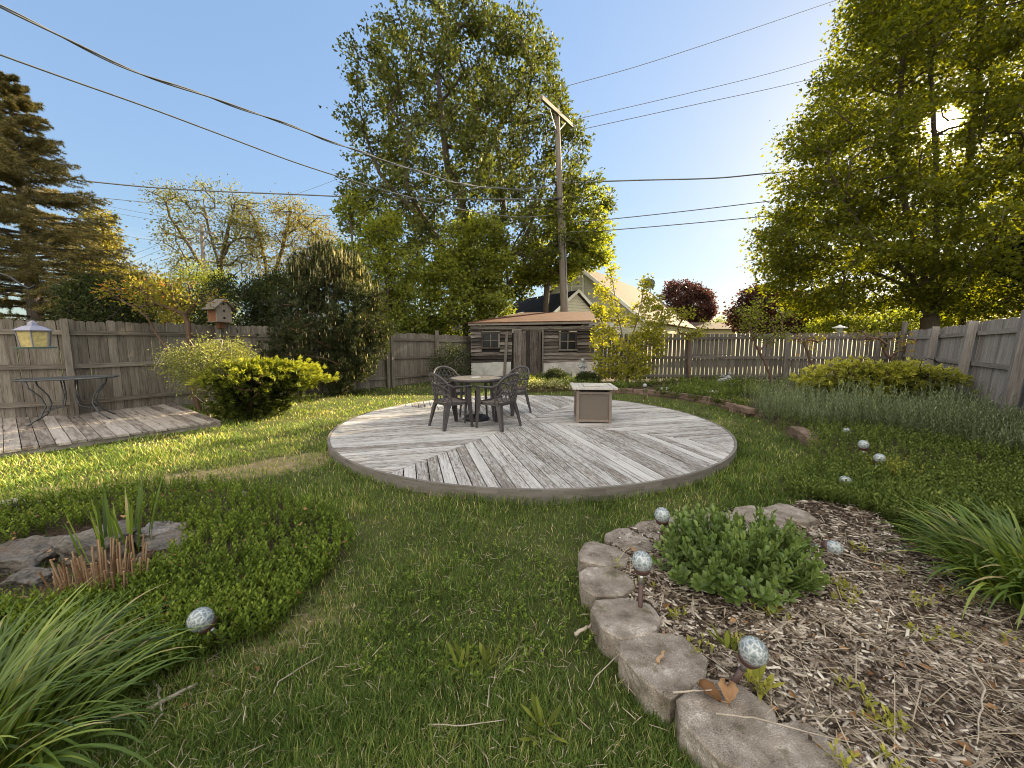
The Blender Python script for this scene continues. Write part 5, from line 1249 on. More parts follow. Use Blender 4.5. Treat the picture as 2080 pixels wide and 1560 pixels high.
# ------------------------------------------------------------------ rocks
def rock(label, px, py, w, dpt, h, seed, mat='rock', z=0, tilt=0, rz=0, name='rock', group='rocks round the sunken hollow'):
    bm = bmesh.new(); bmesh.ops.create_icosphere(bm, subdivisions=5, radius=1); off = Vector((seed*7.3, seed*2.9, seed*1.1))
    for v in bm.verts:
        n_ = v.co.copy(); v.co = Vector((max(-.78, min(.78, n_.x*1.05)), max(-.8, min(.8, n_.y*1.1)), max(-.6, min(.52, n_.z))))
        v.co += n_*(mn.fractal(n_*1.6+off, 1, 2, 4)*.22)+n_*mn.ridged_multi_fractal(n_*2.5+off, 1, 2, 4, 1, 2)*.04
        v.co = Vector((v.co.x*w/1.7, v.co.y*dpt/1.7, v.co.z*h/1.2))
    me = bpy.data.meshes.new(name); bm.to_mesh(me); bm.free(); me.materials.append(M[mat]); me.polygons.foreach_set('use_smooth', np.ones(len(me.polygons), bool))
    x, y = G(px, py, z+h*.5); o = link(name, me, None, label=label, cat='rock', group=group); o.location = (x, y, z+h*.25); o.rotation_euler = (tilt, .05, rz); return o
rock('broad flat grey rock at the left edge of the hollow', 45, 1122, .42, .32, .15, 1, 'rock_d', z=-.08, rz=.1)
rock('large rounded rock with a brown face behind the cut reeds', 208, 1094, .40, .32, .20, 2, 'rock_d', z=-.07, rz=-.1)
rock('dark slab of rock right of the cut reeds', 345, 1102, .27, .30, .11, 3, 'rock_d', z=-.04, rz=.3)
rock('small tan rock below the broad flat grey rock', 62, 1172, .22, .15, .09, 4, 'rock_d', z=-.09)
rock('thin rock tucked under leaves above the dark slab', 325, 1076, .30, .20, .10, 5, z=-.02)
rock('reddish tilted stone beside the cut reeds', 352, 1132, .20, .14, .08, 8, z=-.05, rz=.7, mat='paver2')
rock('knobbly pale rock on the lawn edge at the far left', 24, 1022, .13, .11, .12, 6, 'rock', z=.02, group='loose rocks in the lawn')
rock('small tan pebble half sunk in the left ground cover', 492, 1002, .07, .05, .04, 7, z=.02, group='loose rocks in the lawn')

# ------------------------------------------------------------------ glass globe lights
def globe():
    root = thing('globe_light', 'x', 'garden light', (0, 0, 0), 'crackled glass globe garden lights')
    mb = MB(); R_ = .052; mb.lathe([(.001, .30-R_*0), ]+[(R_*math.sin(t), .36-R_*math.cos(t)) for t in [math.pi*(.16+.84*i/14) for i in range(15)]][0:14]+[(.001, .36+R_)], (0, 0, 0), 28)
    mb.v[0:28] = [(.018*math.cos(2*math.pi*k/28), .018*math.sin(2*math.pi*k/28), .315) for k in range(28)]
    mb.build('glass_globe', M['crackle'], root, smooth=True)
    mb = MB(); mb.lathe([(.014, .292), (.036, .300), (.044, .322), (.043, .330), (.036, .328)], (0, 0, 0), 24); mb.build('solar_cap', M['brown_cap'], root, smooth=True)
    mb = MB(); mb.lathe([(.012, .235), (.012, .296)], (0, 0, 0), 14); mb.build('collar', M['steel'], root, smooth=True)
    mb = MB(); mb.lathe([(.003, -.06), (.012, .02), (.013, .238)], (0, 0, 0), 12); mb.build('stake', M['brown_cap'], root, smooth=True)
    return root
gl = globe(); first = True
GL = [((1304, 1140), 'upright globe light on a tall dark stake left of the sedum', 1.0, 0, 0, .36), ((1345, 1046), 'globe light peeking over the sedum beside the lawn', .95, 0, 0, .36), ((1530, 1322), 'large tilted globe light nearest the camera in the mulch', .98, .12, .32, .30), ((1694, 1113), 'globe light fallen over on the mulch right of the sedum', .95, 1.2, .8, .125),
      ((407, 1258), 'globe light leaning in the bright ground cover at the left', 1.0, -.3, .35, .21), ((1717, 977), 'globe light sunk in ground cover, lowest of the row by the yellow tuft', .95, 0, .1, .20), ((1787, 931), 'pale globe light just above the yellow variegated tuft', 1.0, .1, .2, .25), ((1754, 903), 'globe light with its cap showing between two others in the row', 1.0, -.1, .0, .31), ((1720, 876), 'farthest globe light of the row in front of the sage', .95, 0, 0, .26),
      ((1310, 783), 'small white globe light in the far bed right of the fire table', 1.0, 0, 0, .38)]
for (p, lab, s_, ta, tb, zc) in GL:
    x, y = G(p[0], p[1], zc); zc0 = .36*s_; R_ = Matrix.Rotation(ta, 3, 'Y') @ Matrix.Rotation(tb, 3, 'X'); off = R_ @ Vector((0, 0, .36*s_)); loc = Vector((x, y, zc))-off
    o = gl if first else dup(gl); first = False; o.location = loc; o.rotation_euler = R_.to_euler(); o.scale = (s_,)*3; o['label'] = lab

# ------------------------------------------------------------------ small lying things
x, y = G(1462, 1418, .12)
def dead_leaf(label, x, y, z, s, rz, curl, mat='deadleaf'):
    vs = []; n = 7
    for i in range(n):
        t = i/(n-1); w = .5*math.sin(math.pi*min(1, t*.9+.08))**.8*s*(1+.25*(i % 2)); xx = (t-.5)*s*1.5
        for k, u in enumerate((-1, -.5, 0, .5, 1)): vs.append((xx, u*w, curl*abs(u)**1.5*s*.4+.1*s*math.sin(t*5)))
    f = [(i*5+k, i*5+k+1, i*5+k+6, i*5+k+5) for i in range(n-1) for k in range(4)]
    mb = MB(); R_ = Rz(rz); mb.add([R_ @ Vector(v)+Vector((x, y, z)) for v in vs], f); mb.tube([R_ @ Vector((.7*s, 0, .04*s))+Vector((x, y, z)), R_ @ Vector((1.15*s, .1*s, .01))+Vector((x, y, z))], .0016, 4)
    o = mb.build('dead_leaf', M[mat], None, smooth=True, origin=(x, y, z), label=label, cat='leaf', group='dead leaves on the near edging block'); sd_ = o.modifiers.new('th', 'SOLIDIFY'); sd_.thickness = .0012
x, y = G(1440, 1412, .12); dead_leaf('orange brown dead leaf lying left on the edging block', x, y, .128, .058, -.9, .9)
x, y = G(1478, 1415, .12); dead_leaf('tan folded dead leaf lying right on the edging block', x, y, .128, .06, -2.0, 1.2)
def twig(label, pts, z, rad, mat='reed', name='twig', group='twigs and stalks lying about'):
    P = [Vector((*G(px, py, z+dz), z+dz)) for px, py, dz in pts]; Q = []
    for i in range(len(P)-1):
        for k in range(4): Q.append(P[i].lerp(P[i+1], k/4)+Vector((U(-1, 1), U(-1, 1), 0))*rad*.8)
    Q.append(P[-1]); mb = MB(); mb.tube(Q, [rad*(1-.6*i/len(Q)) for i in range(len(Q))], 6); mb.build(name, M[mat], None, smooth=True, origin=tuple(P[0]), label=label, cat='twig', group=group)
M['twig'] = plain_mat('pale_twig', (.38, .32, .25), .7, var=.3, scale=30)
twig('pale twig lying across the gap between the two nearest edging blocks', [(1368, 1408, 0), (1420, 1402, .01), (1490, 1401, .0)], .13, .004, 'twig')
twig('long pale stalk bent over the dead leaf block into the mulch', [(1455, 1448, .0), (1530, 1458, .01), (1640, 1487, .0), (1760, 1515, -.04)], .135, .0032, 'twig')
twig('forked pale twig on the grass left of the bark strip block', [(1276, 1312, 0), (1245, 1340, .01), (1212, 1372, .01), (1195, 1402, 0)], .04, .0032, 'twig')
twig('crooked pale twig at the left edge of the worn grass', [(302, 1355, 0), (320, 1400, .01), (330, 1450, .01), (290, 1500, 0), (232, 1535, 0)], .03, .0055, 'twig')
twig('thick grey stick under the edge of the left ground cover', [(300, 1440, .0), (350, 1415, .01), (400, 1388, .0)], .03, .012, 'twig')
twig('straight pale stalk on the lawn near the bottom of the photo', [(870, 1472, 0), (940, 1474, .01), (1025, 1462, 0)], .03, .003, 'twig')
twig('thin upright straw stuck in the lawn right of the straight stalk', [(990, 1435, 0), (995, 1390, .02)], .03, .0025, 'twig')
twig('curved straw on the lawn above the worn patch', [(555, 1410, 0), (565, 1385, .02), (620, 1350, .01), (662, 1326, 0)], .03, .003, 'twig')
twig('long curly vine on the mulch at the right', [(1970, 1350, 0), (2000, 1400, .02), (1990, 1450, .01), (1985, 1510, 0)], .11, .0045, 'twig')
twig('straight pale stalk pointing from the fallen globe light to the daylily', [(1700, 1120, 0), (1760, 1140, .01), (1830, 1158, .02)], .11, .005, 'twig')
twig('long pale stalk lying level across the mulch below the fallen globe light', [(1690, 1162, 0), (1780, 1160, .01), (1880, 1158, .02)], .11, .004, 'twig')
twig('strip of bark lying on top of an edging block', [(1337, 1345, 0), (1350, 1322, .004)], .128, .010, 'reed', 'bark_strip')
twig('bleached driftwood piece in the lawn beside the edging row', [(1165, 1290, 0), (1190, 1275, .01), (1205, 1270, .0)], .03, .011, 'twig')

# cut reed clump in the hollow
x0, y0 = G(215, 1200, 0); rng = RS(8); n = 130; t_ = thing('cut_reed_clump', 'clump of brown ornamental reeds cut short among the rocks', 'reed clump', (x0, y0, 0))
mb = MB()
for i in range(n):
    a_ = U(0, 6.28); r_ = .19*math.sqrt(U(0, 1)); p = Vector((x0+r_*1.35*math.cos(a_), y0+r_*.8*math.sin(a_), -.1)); tl = U(0, .28); h_ = U(.16, .38)
    mb.tube([p, p+Vector((math.cos(a_)*tl*h_, math.sin(a_)*tl*h_, h_))], [.0055, .005], 5)
for i in range(16):
    a_ = U(0, 6.28); p = Vector((x0+U(-.2, .2), y0+U(-.12, .12), .02)); mb.tube([p, p+Vector((math.cos(a_)*U(.1, .3), math.sin(a_)*.2, U(.0, .12)))], [.005, .003], 5)
mb.build('stalks', M['reed_s'] if 'reed_s' in M else M['reed'], t_)

# ------------------------------------------------------------------ statues
def statue(label, px, py, Y, H, seed, wings=True, recl=False):
    zb_ = .16 if recl else .30; b = Vector((V(px, py, Y)[0], Y, zb_)); t_ = thing('garden_statue', label, 'statue', b); S = H
    me = bpy.data.meshes.new('figure'); bm = bmesh.new()
    def blob(c, r, sq=(1, 1, 1), R=None):
        g = bmesh.ops.create_icosphere(bm, subdivisions=3, radius=1)
        for v in g['verts']:
            p = Vector((v.co.x*r*sq[0], v.co.y*r*sq[1], v.co.z*r*sq[2])); p = (R @ p) if R else p; v.co = (p+Vector(c))*S
    def limb(a, c, r0, r1, n=5):
        a = Vector(a); c = Vector(c)
        for i in range(n): blob(a.lerp(c, i/(n-1)), r0+(r1-r0)*i/(n-1))
    if not recl:
        blob((0, 0, .06), .17, (1.1, 1, .45)); limb((0, 0, .12), (0, 0, .45), .15, .11, 6); blob((0, -.01, .56), .12, (1.1, .8, 1.2)); blob((0, -.02, .64), .10, (1.3, .8, .6)); limb((0, -.02, .68), (0, -.03, .76), .045, .045, 3); blob((0, -.035, .83), .085, (.9, 1, 1.15)); blob((0, -.10, .82), .022); blob((0, .0, .86), .088, (1, 1, 1))
        for s in (-1, 1):
            limb((s*.12, -.02, .64), (s*.16, -.06, .50), .042, .036); limb((s*.16, -.06, .50), (s*.03, -.15, .56), .034, .026)
            limb((s*.07, -.05, .32), (s*.10, -.17, .30), .07, .05); limb((s*.10, -.17, .30), (s*.09, -.15, .10), .045, .035)
            if wings:
                for i in range(8): f = i/7; limb((s*(.06+.02*i), .10, .66-.01*i), (s*(.10+.035*i), .13, .92-.10*i*f), .024, .014, 5)
    else:
        limb((-.32, 0, .14), (.12, 0, .20), .13, .14, 8); blob((.22, -.02, .32), .13, (1, .9, 1.2)); limb((.26, -.03, .42), (.28, -.04, .52), .05, .05, 3); blob((.29, -.05, .60), .10, (.9, 1, 1.1)); blob((.29, -.15, .58), .025); limb((-.32, 0, .14), (-.50, -.08, .10), .09, .05)
        for s in (-1, 1): limb((.22+s*.06, -.10, .40), (.30+s*.08, -.2, .22), .04, .03)
        for i in range(8): limb((.14-.02*i, .10, .40), (-.02-.05*i, .13, .78-.06*i), .026, .014, 5)
        blob((-.05, 0, .03), .40, (1.2, .5, .14))
    bm.to_mesh(me); bm.free(); me.materials.append(M['statue']); me.transform(Matrix.Translation(b)); o = link('figure', me, t_)
    r_ = o.modifiers.new('remesh', 'REMESH'); r_.mode = 'VOXEL'; r_.voxel_size = S*.013; r_.use_smooth_shade = True
    if recl:
        mb = MB(); mb.box(b-Vector((0, 0, .09)), (.5, .3, .2), jit=.02); mb.build('plinth', M['statue'], t_)
    if not recl:
        mb = MB(); mb.lathe([(.19*S, -.32), (.17*S, -.02), (.19*S, .0), (.18*S, .05), (.15*S, .06)], b, 14); mb.build('plinth', M['statue'], t_)
statue('grey winged garden statue standing at the right corner of the old shed', 1183, 768, 12.7, .66, 1)
statue('grey reclining angel statue against the back fence pickets', 1470, 785, 12.2, .52, 2, recl=True)

# ------------------------------------------------------------------ near plants
rng = RS(21)
def strap_clump(label, cx, cy, spread, n, Lr, Wr, mat, rng, z=0, bend=(1.1, 2.0), name='daylily_clump', cat='daylily', t0=(.05, .55), bias=None, prof=None, zb=None):
    t_ = thing(name, label, cat, (cx, cy, z)); r_ = spread*np.sqrt(rng.rand(n)); a_ = rng.rand(n)*6.283
    P = np.stack([cx+r_*np.cos(a_)*1.0, cy+r_*np.sin(a_), np.full(n, z)-.01], 1); az = a_+rng.normal(size=n)*.5
    if bias is not None: az = np.where(rng.rand(n) < .35, bias+rng.normal(size=n)*.8, az)
    rr = r_/spread
    v, q, kk = blade_geo(P, az, rng.uniform(*Lr, n), rng.uniform(*Wr, n), t0[0]+(t0[1]-t0[0])*rr*rng.uniform(.6, 1.3, n), rng.uniform(*bend, n)*np.where(rng.rand(n) < .12, 1.5, 1), 11, prof or [.75, .95, 1, .97, .85, .6, .08], power=1.6, twist=rng.normal(size=n)*.35)
    # folded along the midrib: raise the two edges
    me = make_mesh('leaves', v, quads=q, rnd=rep(np.where(rng.rand(n) < .05, 1., np.clip(rng.normal(.45, .24, n), 0, .95)), kk), mat=M[mat], smooth=True); link('leaves', me, t_); return t_
x, y = G(95, 1500, 0); x2, y2 = G(130, 1390, 0)
strap_clump('big clump of arching daylily leaves filling the bottom left corner', -1.90, 1.13, .29, 620, (.36, .62), (.009, .015), 'lf_lily', rng, bend=(1.0, 1.9))
strap_clump('big clump of arching daylily leaves at the right edge', 2.95, 1.98, .33, 560, (.38, .66), (.012, .019), 'lf_lily', rng, z=.06, bend=(1.0, 1.9))
strap_clump('upright iris blades rising out of the rock hollow', -2.78, 2.60, .22, 26, (.35, .62), (.014, .022), 'lf_lily', rng, z=-.06, bend=(-.05, .35), name='iris_clump', cat='iris', t0=(.0, .2))
# sedum
def leafy_clump(label, cx, cy, rx, ry, H, ns, nl, L, Wd, mat, rng, name='sedum', cat='sedum', z=.07, wide=True):
    t_ = thing(name, label, cat, (cx, cy, z)); r_ = np.sqrt(rng.rand(ns)); a_ = rng.rand(ns)*6.283; bx = cx+r_*np.cos(a_)*rx*.55; by = cy+r_*np.sin(a_)*ry*.55
    tipx = cx+r_*np.cos(a_)*rx; tipy = cy+r_*np.sin(a_)*ry; hz = H*np.sqrt(np.clip(1-(r_*.90)**2, .05, 1))*rng.uniform(.70, 1.18, ns)*(1+.18*np.sin(a_*3+1)*r_)
    B0 = np.stack([bx, by, np.full(ns, z)], 1); T = np.stack([tipx, tipy, z+hz], 1); Cc = (B0+T)/2+np.stack([(tipx-bx)*.25, (tipy-by)*.25, 0*bx], 1)
    mb = []; seg = 5
    pts = [B0*(1-f)**2+2*Cc*f*(1-f)+T*f*f for f in np.linspace(0, 1, seg+1)]
    P0 = np.concatenate(pts[:-1]); P1 = np.concatenate(pts[1:]); v, q, bc = tubes_np(P0, P1, np.full(len(P0), .004), np.full(len(P0), .0035), 5)
    me = make_mesh('stems', v, quads=q, rnd=np.full(len(v), .55), mat=M[mat]); link('stems', me, t_)
    f = np.tile(np.linspace(.28, 1.0, nl), ns); i = np.repeat(np.arange(ns), nl); ff = f[:, None]
    P = B0[i]*(1-ff)**2+2*Cc[i]*ff*(1-ff)+T[i]*ff**2; ax_ = norm(T[i]-Cc[i]); phi = np.tile(np.arange(nl)*2.4, ns)+np.repeat(a_, nl)
    ref = norm(np.cross(ax_, np.array([0.3, 1, .1]))); ref2 = np.cross(ax_, ref); th = 1.25-.95*f**2+rng.normal(size=len(f))*.12
    out = ref*np.cos(phi)[:, None]+ref2*np.sin(phi)[:, None]; D = norm(out*np.sin(th)[:, None]+ax_*np.cos(th)[:, None]); S = norm(np.cross(ax_, D)); N = np.cross(D, S)
    sz = (1.15-.5*f)*(1+rng.normal(size=len(f))*.12); Lr = (L*sz)[:, None]; Wr = (Wd*sz)[:, None]; N = N*np.where((N*ax_).sum(1) < 0, -1, 1)[:, None]
    rows = [(0, .12, 0), (.3, .62, .02), (.62, 1., .05), (.86, .72, .03)]; vs = []
    for (s, w, up_) in rows:
        c = P+D*Lr*s+N*Lr*up_; vs += [c-S*Wr*w*.5+N*Wr*.12*w, c, c+S*Wr*w*.5+N*Wr*.12*w]
    vs.append(P+D*Lr-N*Lr*.02); v = np.stack(vs, 1).reshape(-1, 3); k = 13; b = (np.arange(len(P))*k)[:, None, None]
    fq = []
    for r0_ in range(3): a0 = r0_*3; fq += [[a0, a0+1, a0+4, a0+3], [a0+1, a0+2, a0+5, a0+4]]
    q = (b+np.array(fq)[None]).reshape(-1, 4); tq = (b[:, 0]+np.array([9, 10, 11, 12])[None]).reshape(-1, 4)
    q = np.concatenate([q, tq]); rn = np.clip(rng.normal(.4, .14, len(P))+.3*(f-.6), 0, 1)
    me = make_mesh('leaves', v, quads=q, rnd=rep(rn, k), mat=M[mat], smooth=True); link('leaves', me, t_); return t_
leafy_clump('round mound of fleshy green sedum leaves inside the curved edging', 1.34, 2.22, .48, .42, .35, 200, 15, .066, .034, 'lf_sedum', rng)
x, y = G(1820, 962, .1)
t_ = thing('variegated_tuft', 'small yellow variegated plant among the globe lights', 'plant', (x, y, .05)); k = 60
shoots(x+rng.normal(size=k)*.15, y+rng.normal(size=k)*.13, rng, .16, 8, .035, .016, 'lf_yellow', 'leaves', None, None, parent=t_, kind=None, lean=.5)
# weeds in the lawn: broad rosettes
for i, (px, py, lab) in enumerate(((935, 1345, 'dandelion rosette in the middle of the near lawn'), (1100, 1470, 'lobed weed rosette near the straight pale stalk'), (1228, 1285, 'broad leaved weed against the side of an edging block'), (1540, 1420, 'pale weed growing behind the dead leaf block'), (985, 1340, 'upright weed leaves just right of the middle dandelion'), (1620, 1180, 'yellowish willow leaved weed at the right foot of the sedum'), (1480, 1340, 'small weed squeezed behind the bark strip block'))):
    x, y = G(px, py, .03); t_ = thing('weed', lab, 'weed', (x, y, 0), 'single weeds in lawn and bed'); k = 16; zz = float(gz(x, y))
    v, q, kk = blade_geo(np.stack([x+rng.normal(size=k)*.015, y+rng.normal(size=k)*.015, np.full(k, zz)], 1), rng.rand(k)*6.28, rng.uniform(.06, .13, k), rng.uniform(.014, .024, k), rng.uniform(.3, 1.1, k), rng.uniform(0, .7, k), 5, [.2, .4, .75, 1, .85, .1])
    me = make_mesh('leaves', v, quads=q, rnd=rep(rng.uniform(.1, .7, k), kk), mat=M['lf_yellow' if i in (3, 5) else 'lf_bright']); link('leaves', me, t_)
# ------------------------------------------------------------------ shrubs in the yard
def att_ell(c, r, n, rng, shell=.35, flat_bottom=None):
    d = norm(rng.normal(size=(n, 3))); rad = shell+(1-shell)*rng.rand(n, 1)**.5; p = np.array(c)+d*rad*np.array(r)
    if flat_bottom is not None: p[:, 2] = np.maximum(p[:, 2], flat_bottom+rng.rand(n)*.1)
    return p
rng = RS(33)
def needles(name, parent, P, D, rng, per, L, Wd, mat, spread=.6, rn=None, nm=None):
    n = len(P)*per; p = np.repeat(P, per, 0); d = norm(np.repeat(D, per, 0)+rng.normal(size=(n, 3))*spread)
    s = norm(np.cross(d, rng.normal(size=(n, 3)))); l = (L*rng.uniform(.6, 1.2, n))[:, None]; w = Wd/2
    v = np.stack([p-s*w, p+s*w, p+d*l+s*w*.25, p+d*l-s*w*.25], 1).reshape(-1, 3); q = np.arange(n*4).reshape(-1, 4)
    r_ = np.clip((rng.normal(.4, .2, n) if rn is None else np.repeat(rn, per)+rng.normal(size=n)*.12), 0, 1)
    me = make_mesh(name, v, quads=q, rnd=rep(r_, 4), mat=M[mat]); return link(name, me, parent)

# golden juniper (left)
def juniper(label, poly, Y, basepx, n, ratio, mat, rng, cr=.14, L=.10, Wd=.02, per=26, hi=None, name='juniper', upd=.45, nl=.3):
    att = crown_points(poly, Y, n, ratio, rng, clump=(4.5, -.25, 3)); b = (V(basepx[0], basepx[1], Y)[0], Y, 0.0); t_ = thing(name, label, 'juniper', b)
    A, par, r, idx, ends = skeleton([[b, (b[0], b[1], .25)]], att, .2, rng, .006, .06, .5)
    branch_mesh('branches', A, par, r, idx, M['bark_r'], 6, t_)
    cen = np.array([b[0], b[1], 0.15]); out = norm(att-cen); out[:, 2] = out[:, 2]*.3+upd*.2; out = norm(out)
    k = 9; P = np.repeat(att, k, 0)+rng.normal(size=(len(att)*k, 3))*np.array([1, 1, .35])*cr; D = norm(np.repeat(out, k, 0)+rng.normal(size=(len(att)*k, 3))*.35)
    # golden spray tips, dark inner needles; sunlit top and shaded underside painted in
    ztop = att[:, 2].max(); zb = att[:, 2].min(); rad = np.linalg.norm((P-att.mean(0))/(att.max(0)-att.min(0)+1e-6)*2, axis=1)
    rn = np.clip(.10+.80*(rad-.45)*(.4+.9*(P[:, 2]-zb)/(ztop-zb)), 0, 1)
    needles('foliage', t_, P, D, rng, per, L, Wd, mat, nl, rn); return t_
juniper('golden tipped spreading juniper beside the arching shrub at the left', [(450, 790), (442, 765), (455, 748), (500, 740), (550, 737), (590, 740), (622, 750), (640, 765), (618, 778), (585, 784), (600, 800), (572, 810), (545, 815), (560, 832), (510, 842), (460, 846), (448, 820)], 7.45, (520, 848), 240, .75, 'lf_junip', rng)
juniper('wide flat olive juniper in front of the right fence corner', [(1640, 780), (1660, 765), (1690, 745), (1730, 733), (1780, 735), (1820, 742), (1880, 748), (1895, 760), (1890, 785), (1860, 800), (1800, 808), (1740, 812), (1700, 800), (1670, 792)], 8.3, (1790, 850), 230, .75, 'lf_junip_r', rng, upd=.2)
# arching shrub with pale stems (left)
Yq = 7.5; att = crown_points([(345, 760), (355, 725), (385, 705), (430, 700), (480, 705), (500, 730), (490, 760), (470, 790), (420, 800), (370, 805), (345, 790)], Yq, 120, .8, rng, clump=(5, -.1, 1)); b = (V(425, 845, Yq)[0], Yq, 0)
R0, A_, e_ = plant('arching_shrub', 'arching shrub with tiny pale leaves and bare looping stems left of the juniper', 'shrub', b, [[b, (b[0]-.05, b[1], .4), (b[0]-.1, b[1], .9), (b[0]+.1, b[1], 1.25)]], att, 75, .18, .038, .020, 'lf_arch', 'bark_g', rng, .15, .004, .03, (1, -.3, .8), 1, lit=.1, bow=.8, crown='foliage', stem='stems')
mb = MB()
for pts in ([(365, 750), (385, 730), (400, 715), (412, 708), (440, 690), (452, 690), (450, 705)], [(400, 760), (385, 775), (392, 800), (410, 815), (422, 822), (425, 800), (420, 770), (430, 750)], [(440, 740), (460, 755), (462, 780), (445, 800), (400, 790), (390, 770), (410, 745)], [(345, 700), (330, 720), (318, 740), (312, 752)], [(350, 715), (335, 725), (322, 745)], [(385, 690), (395, 705), (400, 720)]):
    mb.tube([V(p[0], p[1], Yq-.35+.02*i) for i, p in enumerate(pts)], .0065, 5)
mb.build('bare_stems', M['twig'], R0)
# sumac-like small tree, leaning trunks, orange new leaves
Ys = 8.15; att = crown_points([(225, 585), (245, 575), (262, 600), (300, 560), (340, 562), (380, 560), (415, 570), (430, 600), (405, 618), (380, 640), (350, 632), (300, 640), (262, 625), (235, 605)], Ys, 90, .6, rng, clump=(5, -.1, 6))
b = (V(405, 838, Ys)[0], Ys, 0)
tr1 = [b]+px3([(385, 775), (362, 735), (340, 710), (318, 680), (300, 645), (292, 620)], Ys); tr2 = [V(385, 775, Ys), *px3([(386, 720), (382, 660), (376, 640)], Ys)]
tr3 = [V(300, 645, Ys), *px3([(270, 622), (245, 610), (222, 588)], Ys)]; tr4 = [V(376, 640, Ys), *px3([(350, 628), (312, 615), (300, 600)], Ys)]; tr5 = [V(376, 640, Ys), *px3([(395, 620), (405, 600)], Ys)]
plant('small_sumac', 'small crooked tree with orange young leaves leaning in front of the left fence', 'tree', b, [tr1, tr2, tr3, tr4, tr5], att, 20, .14, .065, .03, 'lf_orange', 'bark_r', rng, .14, .005, .05, (1, .3, .5), 1, bow=.15, rexp=1.9)
# twisted pine with upright candles
Yp = 10.7; poly = [(705, 812), (690, 790), (640, 775), (575, 770), (560, 740), (540, 705), (560, 670), (548, 645), (590, 620), (620, 590), (600, 555), (625, 520), (660, 500), (690, 508), (715, 530), (740, 560), (770, 600), (765, 640), (785, 670), (775, 710), (760, 745), (730, 765), (715, 790)]
att = crown_points(poly, Yp, 330, .8, rng, clump=(2.6, -.22, 4)); b = (V(700, 800, Yp)[0], Yp, 0); cen = V(680, 660, Yp)
t_ = thing('candle_pine', 'bushy dark pine covered in upright pale candles before the left fence', 'pine', b)
A, par, r, idx, ends = skeleton([[b, V(697, 760, Yp), V(690, 720, Yp), V(682, 650, Yp), V(680, 580, Yp), V(680, 530, Yp)]], att, .25, rng, .010, .10, .3, .12, bow=-.1)
branch_mesh('trunk', A, par, r, idx, M['bark_r'], 7, t_)
k = 16; P = np.repeat(att, k, 0)+rng.normal(size=(len(att)*k, 3))*.12; D = norm(np.repeat(norm(att-np.array(cen)), k, 0)*.6+np.array([0, 0, .5])+rng.normal(size=(len(att)*k, 3))*.5)
needles('needles', t_, P, D, rng, 30, .11, .012, 'lf_pine', .6)
# candles
top = np.concatenate([np.repeat(att[::2], 5, 0), np.repeat(att[att[:, 2] > 2.9], 9, 0)]); top = top+rng.normal(size=top.shape)*.10; n = len(top); v, q, kk = blade_geo(top, rng.rand(n)*6.28, rng.uniform(.05, .13, n)*(1+1.3*(top[:, 2] > 2.7)), rng.uniform(.012, .020, n), rng.uniform(0, .5, n), rng.uniform(-.25, .1, n), 3, [.8, 1, .8, .2])
v2, q2, _ = blade_geo(top, rng.rand(n)*6.28, rng.uniform(.04, .12, n)*(1+1.0*(top[:, 2] > 2.7)), .014, rng.uniform(0, .2, n), 0*top[:, 0], 2, [.8, 1, .2]); vv, qq, rr_ = merge([(v, q, rep(rng.rand(n), kk)), (v2, q2, rep(rng.rand(n), 6))])
me = make_mesh('candles', vv, quads=qq, rnd=rr_, mat=M['candle']); link('candles', me, t_)

# young maple at the back fence
Ym = 12.4; poly = [(1215, 770), (1200, 740), (1205, 700), (1190, 690), (1222, 665), (1205, 640), (1215, 612), (1208, 580), (1222, 575), (1236, 600), (1240, 560), (1234, 540), (1248, 535), (1254, 560), (1256, 610), (1268, 640), (1285, 640), (1294, 595), (1300, 562), (1312, 556), (1322, 575), (1325, 610), (1345, 600), (1345, 612), (1332, 640), (1352, 640), (1362, 632), (1368, 650), (1340, 665), (1350, 690), (1345, 720), (1320, 745), (1300, 770), (1250, 775)]
att = crown_points(poly, Ym, 210, .6, rng, clump=(3.5, -.3, 2)); b = (V(1275, 790, Ym)[0], Ym, 0.05)
plant('young_maple', 'bright yellow green young maple with two spires in front of the back fence', 'tree', b, [[b, V(1272, 720, Ym), V(1255, 640, Ym), V(1242, 560, Ym)], [V(1272, 720, Ym), V(1295, 650, Ym), V(1310, 575, Ym)], [V(1272, 740, Ym), V(1320, 690, Ym), V(1350, 650, Ym)]], att, 27, .13, .090, .075, 'lf_lime', 'bark_g', rng, .2, .006, .045, (1, .25, .5), .8, lobed=True, lit=.1)
